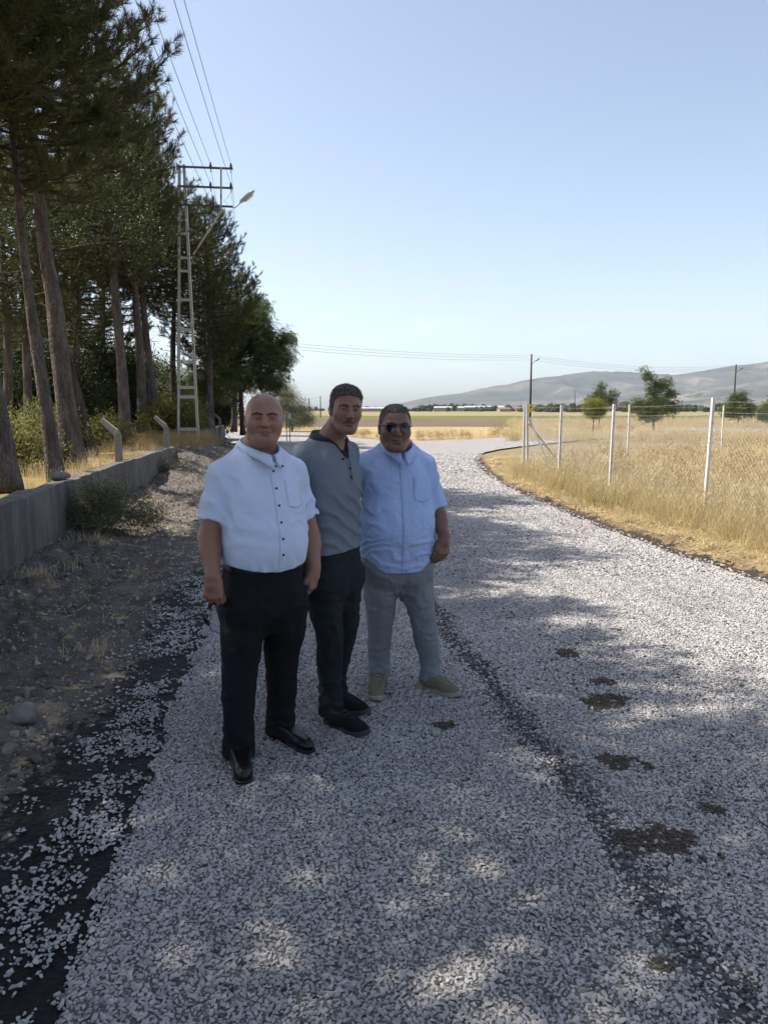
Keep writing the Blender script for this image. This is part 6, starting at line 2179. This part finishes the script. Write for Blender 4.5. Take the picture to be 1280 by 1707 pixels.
# --- man in the grey henley ---------------------------------------------------------------
def man_two():
    m = Man('person', (W(553, 900, 3.86).x, 3.86, 0), R(53), 'tall moustached man in grey henley shirt and dark jeans, standing in the middle')
    h = dict(face_w=1.0, jaw_w=.99, face_l=1.03, cheek=.0, beard=.28, frown=.003)
    M = head_frame(m, 576, 682, 3.78, R(17), pitch=R(3), roll=R(4), sc=.945)
    base = (.265, .143, .105)
    shL, shR = np.array([-.182, .02, 1.425]), np.array([.170, .03, 1.42])
    sec = [(.905, -.004, .004, .170, .128), (.96, -.004, .002, .166, .124), (1.05, 0, 0, .163, .120), (1.15, 0, 0, .168, .122), (1.25, 0, 0, .176, .126), (1.34, 0, .004, .178, .122), (1.42, 0, .012, .154, .108), (1.475, 0, .018, .112, .090), (1.515, 0, .02, .082, .074), (1.57, 0, .02, .068, .066)]
    elL, wrL = np.array([-.262, .15, 1.16]), np.array([-.16, .25, 1.02])
    elR, wrR = np.array([.225, .14, 1.15]), np.array([.15, .25, 1.02])
    hd = lambda s_: dict(d=(-s_ * .6, .3, -.7), s=(0, -.4, .6), n=(-s_ * .6, -.6, 0), curl=(.4, .5, .4))
    arms = [dict(sh=shL, el=elL, wr=wrL, r=(.050, .042, .040, .029), hand=hd(-1)), dict(sh=shR, el=elR, wr=wrR, r=(.050, .042, .040, .029), hand=hd(1))]
    def mo(x, y, z):
        ax_ = np.abs(x)
        return seg2(ax_, z, (.0, -.0540), (.027, -.0645))[0] - (.0062 - .04 * ax_) + (y > -.05) * 1.0
    nk = vec(M @ Vector((0, .035, -.15)))
    o, tips = make_body(m, M, h, base, arms, ((nk[0] * .4, nk[1] * .3 + .018, 1.505), .054), ((0, .02, 1.38), (0, .02, .98)), (.27, .138, .10), sec, [(mo, (-.05, -.13, -.085), (.05, -.06, -.03), .0028, 'moustache', M_MOUST)])
    # bare throat and upper chest inside the open neck belongs to the body
    eyes_and_brows(o, M, h)
    line = lambda x, y, z: (np.interp(y, [-.11, -.082, -.066, -.05, -.03, -.01, .012, .03, .06, .11], [.078, .072, .066, .050, .006, -.022, -.020, -.034, -.055, -.060]) + .10 * np.clip(.05 - np.abs(x), -.02, .05) * (y < -.05) - z)
    hair_piece(o, M, h, M_HAIR2, line, lambda x, y, z: .0010 + .0075 * sstep(.04, .11, z) + .004 * sstep(.02, -.06, y) * (z > .06), 41)
    # shirt
    f = Field((-.38, -.34, .86), (.38, .36, 1.64), .0046)
    f.put(*loft(sec, 2.3), k=0)
    for s_, S, E in ((-1, shL, elL), (1, shR, elR)):
        f.put(*cone((s_ * .060, .022, 1.508), S, .032, .050), k=.05)
        e = S + (E - S) * .88
        sleeve(f, S, e, .057, .060, k=.03, bore=.012)
    def dsp(x, y, z):
        d = .003 * fbm(x * 8, y * 8, z * 8, seed=13, octv=3)
        # long drag folds falling from the left ribs to the right hip
        d = d + fold(.0105, (z + .62 * x) * 78 + 3.2 * fbm(x * 5, y * 5, z * 4, seed=15, octv=3), 2.2) * sstep(1.31, 1.17, z - .3 * x) * sstep(.90, .98, z) * sstep(.05, -.05, y)
        d = d + fold(.004, (z - .8 * np.abs(x)) * 45 + 3 * fbm(x * 6, y * 6, z * 6, seed=17, octv=2)) * sstep(.09, .17, np.abs(x)) * sstep(1.2, 1.3, z)
        d = d - .004 * sstep(.965, .955, z)
        return d
    f.displace(dsp)
    x, y, z = f.grid()
    carve = cone((0, .028, 1.66), (.0, -.020, 1.515), .074, .068)
    carve2 = cone((.0, -.070, 1.510), (.004, -.125, 1.402), .052, .005)
    keep = f.D.copy()
    f.put(*carve, k=.01, mode='cut'); f.put(*carve2, k=.01, mode='cut')
    topz = (z - (1.512 + .32 * y)) * .95
    f.D = np.maximum(f.D, topz).astype(np.float32)
    hem = .945 + .10 * x + 0 * y
    f.D = np.maximum(f.D, hem - z).astype(np.float32)
    sh = link('shirt', f.mesh('shirt'), M_TEE, o, smooth=True)
    cs = np.minimum(np.minimum(carve[0](x, y, z), carve2[0](x, y, z)), -topz)
    D0 = f.D.copy()
    f.D = np.maximum(np.maximum(D0 - .0030, cs - .0125), -(D0 + .010)).astype(np.float32)
    f.D = np.maximum(f.D, 1.398 - z).astype(np.float32)
    nb_ = link('neckband', f.mesh('neckband'), M_TRIM, sh, smooth=True)
    f.D = D0
    f.__dict__.pop('F', None)
    patch(f, -.012, .012, 1.285, 1.415, .0022, 'placket', M_TEE, sh, 4, 14, dx=lambda z: .004 + 0 * z)
    patch(f, .010, .014, 1.295, 1.408, .0030, 'placket_edge', M_TRIM, sh, 3, 12)
    for z_, x_ in ((1.402, -.030), (1.355, .006), (1.312, .006)):
        yv = float(f.fy(np.array([x_]), np.array([z_]))[0])
        button((x_, yv - .004, z_), (0, -1, 0), sh, M_TRIM, .0068)
    patch(f, .085, .150, 1.255, 1.300, .002, 'chest_tab', M_TRIM, sh, 6, 4) if False else None
    # jeans
    f1, f2 = m.g(552, 1206), m.g(560, 1178)
    hips = [(.665, 0, .0, .05, .045), (.705, 0, .0, .130, .098), (.75, 0, .0, .168, .122), (.80, 0, .002, .172, .128), (.88, 0, .004, .165, .124), (.975, 0, .004, .158, .118)]
    def leg(hx, ft, kx, ky):
        return [(.05, ft[0], ft[1], .062, .070), (.14, ft[0], ft[1], .056, .064), (.30, ft[0] * .75 + hx * .25 + kx * .3, ft[1] * .75 + ky * .25, .060, .066), (.48, ft[0] * .4 + hx * .6 + kx, ft[1] * .4 + ky, .067, .074), (.64, ft[0] * .12 + hx * .88 + kx * .4, ft[1] * .1 + ky * .6, .079, .090), (.82, hx, .0, .086, .108)]
    tr, ft = trousers(m, o, M_JEAN, hips, [leg(-.080, f1, .0, -.03), leg(.080, f2, .0, -.03)], .62, 13, fold_amp=.008, stack=.007)
    band_of(ft, None, .93, .968, .003, 'waistband', M_JEAN, tr)
    shoe(o, m.g(545, 1204), m.g(611, 1230), M_SHOE2, M_SOLE2, 'trainer')
    shoe(o, m.g(540, 1172), m.g(612, 1194), M_SHOE2, M_SOLE2, 'trainer')
    return o
# --- man in sunglasses ---------------------------------------------------------------
def man_three():
    m = Man('person', (W(661, 900, 4.22).x, 4.22, 0), R(11), 'man in dark sunglasses, pale blue untucked shirt and grey trousers')
    h = dict(face_w=1.03, jaw_w=1.10, face_l=1.03, cheek=.004, beard=.22, frown=.003)
    M = head_frame(m, 658, 713, 4.14, R(9), pitch=R(0), roll=R(2), sc=1.02)
    base = (.215, .116, .087)
    shL, shR = np.array([-.170, .02, 1.345]), np.array([.162, .02, 1.335])
    sec = [(.72, 0, .0, .198, .160), (.80, 0, -.006, .202, .168), (.90, 0, -.014, .206, .180), (1.0, 0, -.022, .207, .186), (1.08, 0, -.018, .200, .178), (1.17, 0, -.008, .190, .160), (1.26, 0, .002, .178, .145), (1.335, 0, .010, .158, .126), (1.395, 0, .018, .124, .104), (1.44, 0, .02, .092, .086), (1.50, 0, .02, .080, .077)]
    elL, wrL = np.array([-.275, .14, 1.15]), np.array([-.18, .27, 1.02])
    elR, wrR = m.w(731, 862, 4.25), m.w(740, 893, 4.14)
    sd = lambda v: vec(m.I.to_3x3() @ Vector(v))
    arms = [dict(sh=shL, el=elL, wr=wrL, r=(.055, .046, .044, .032), hand=dict(d=(.6, .3, -.7), s=(0, -.4, .6), n=(.6, -.6, 0), curl=(.4, .5, .4))),
            dict(sh=shR, el=elR, wr=wrR, r=(.055, .046, .044, .032), hand=dict(d=sd((-.02, -.12, -1)), s=sd((-.75, -.65, 0)), n=sd((-.62, .55, -.3)), curl=(.55, .65, .5), sc=1.05, spread=.06, thumb=(.85, .5, .1)))]
    o, tips = make_body(m, M, h, base, arms, ((0, .018, 1.455), .066), ((0, .02, 1.32), (0, .02, .98)), (.20, .103, .076), sec)
    eyes_and_brows(o, M, h)
    line = lambda x, y, z: (np.interp(y, [-.11, -.075, -.06, -.045, -.03, -.01, .012, .03, .06, .11], [.088, .080, .068, .040, .004, -.018, -.020, -.034, -.055, -.060]) + .25 * np.clip(np.abs(x) - .028, 0, .03) * (y < -.045) - z)
    hair_piece(o, M, h, M_HAIR3, line, lambda x, y, z: .0010 + .0035 * sstep(.05, .11, z), 61)
    sg = sunglasses(M @ Matrix.Translation((0, -.004, .004)) @ Matrix.Scale(1.06, 4), o)
    go = MB(); frame = None
    # worn glasses: one part with its lenses and temples below it
    holder = None
    for nm, mb, mt in sg:
        if nm == 'bridge': holder = mb.build('sunglasses', mt, o)
    for nm, mb, mt in sg:
        if nm != 'bridge': mb.build(nm, mt, holder)
    f = Field((-.38, -.36, .70), (.38, .34, 1.58), .0055)
    f.put(*loft(sec, 2.35), k=0)
    for s_, S, E in ((-1, shL, elL), (1, shR, elR)):
        f.put(*cone((s_ * .062, .022, 1.435), S, .036, .054), k=.05)
        e = S + (E - S) * .82
        sleeve(f, S, e, .059, .067, k=.035, bore=.012)
    def dsp(x, y, z):
        d = .004 * fbm(x * 10, y * 10, z * 9, seed=23, octv=3)
        d = d + fold(.0075, z * 120 + 9 * fbm(x * 6, y * 6, z * 6, seed=25, octv=3), 2.0) * sstep(1.0, .92, z) * sstep(.77, .82, z)
        d = d + fold(.0085, (z - .35 * x) * 62 + 6 * fbm(x * 6, y * 6, z * 5, seed=27, octv=3), 1.8) * sstep(1.22, 1.1, z) * sstep(.98, 1.05, z) * sstep(.10, -.10, x)
        d = d + fold(.0085, z * 30 - np.abs(x) * 42 + 4 * fbm(x * 7, y * 7, z * 6, seed=29, octv=3)) * sstep(.08, .17, np.abs(x)) * sstep(1.08, 1.18, z) * sstep(1.4, 1.28, z)
        return d
    f.displace(dsp)
    f.put(*cone((0, .012, 1.465), (0, .012, 1.62), .0755, .0755), k=.004, mode='cut')
    f.put(*cone((0, -.058, 1.460), (.006, -.106, 1.388), .051, .004), k=.004, mode='cut')
    x, y, z = f.grid()
    f.D = np.maximum(f.D, (z - (1.444 + .42 * y)) * .92).astype(np.float32)
    hem = .766 + .075 * sstep(.08, .20, np.abs(x)) + 0 * y
    f.D = np.maximum(f.D, hem - z).astype(np.float32)
    f.put(*loft([(.70, 0, 0, .186, .150), (.83, 0, -.004, .188, .154)], 2.35), k=.004, mode='cut')
    sh = link('shirt', f.mesh('shirt'), M_SHIRT3, o, smooth=True)
    _, cpa, cpb = collar(.004, .020, .0785, 1.409, 1.497, sh, M_SHIRT3)
    patch(f, -.018, .018, .778, 1.398, .0030, 'placket', M_SHIRT3, sh, 5, 60, dx=lambda z: .008 + 0 * z)
    patch(f, .062, .158, 1.165, 1.285, .0028, 'pocket', M_SHIRT3, sh, 12, 14, shape=lambda u, v: -.016 * (1 - np.abs(2 * u - 1)) * (1 - v))
    for s_, cp in ((1, cpa), (-1, cpb)): button((cp[0] + s_ * .004, cp[1] - .004, cp[2] + .012), (s_ * .3, -1, .2), sh, M_BTNW, .005)
    for z_ in (1.34, 1.24, 1.14, 1.03, .92):
        yv = float(f.fy(np.array([.008]), np.array([z_]))[0]); button((.008, yv - .0036, z_), (0, -1, 0), sh, M_BTNW, .005)
    f1, f2 = m.g(633, 1142), m.g(716, 1146)
    hips = [(.64, 0, .0, .05, .05), (.685, 0, .0, .140, .106), (.735, 0, .0, .183, .138), (.78, 0, .0, .190, .148), (.84, 0, -.004, .188, .150), (.90, 0, -.008, .182, .146)]
    def leg(hx, ft, kx):
        return [(.055, ft[0], ft[1], .064, .070), (.14, ft[0], ft[1], .062, .070), (.28, ft[0] * .8 + hx * .2 + kx * .6, ft[1] * .8, .070, .078), (.46, ft[0] * .5 + hx * .5 + kx, ft[1] * .5 - .01, .078, .086), (.62, ft[0] * .2 + hx * .8, ft[1] * .2, .094, .104), (.80, hx, 0, .098, .122)]
    tr, ft = trousers(m, o, M_TRS3, hips, [leg(-.094, f1, .0), leg(.094, f2, .0)], .60, 23, fold_amp=.009, stack=.007)
    shoe(o, m.g(632, 1138), m.g(626, 1173), M_SHOE3, M_SOLE3, 'casual')
    shoe(o, m.g(699, 1141), m.g(764, 1165), M_SHOE3, M_SOLE3, 'casual')
    return o
men = [man_one(), man_two(), man_three()]
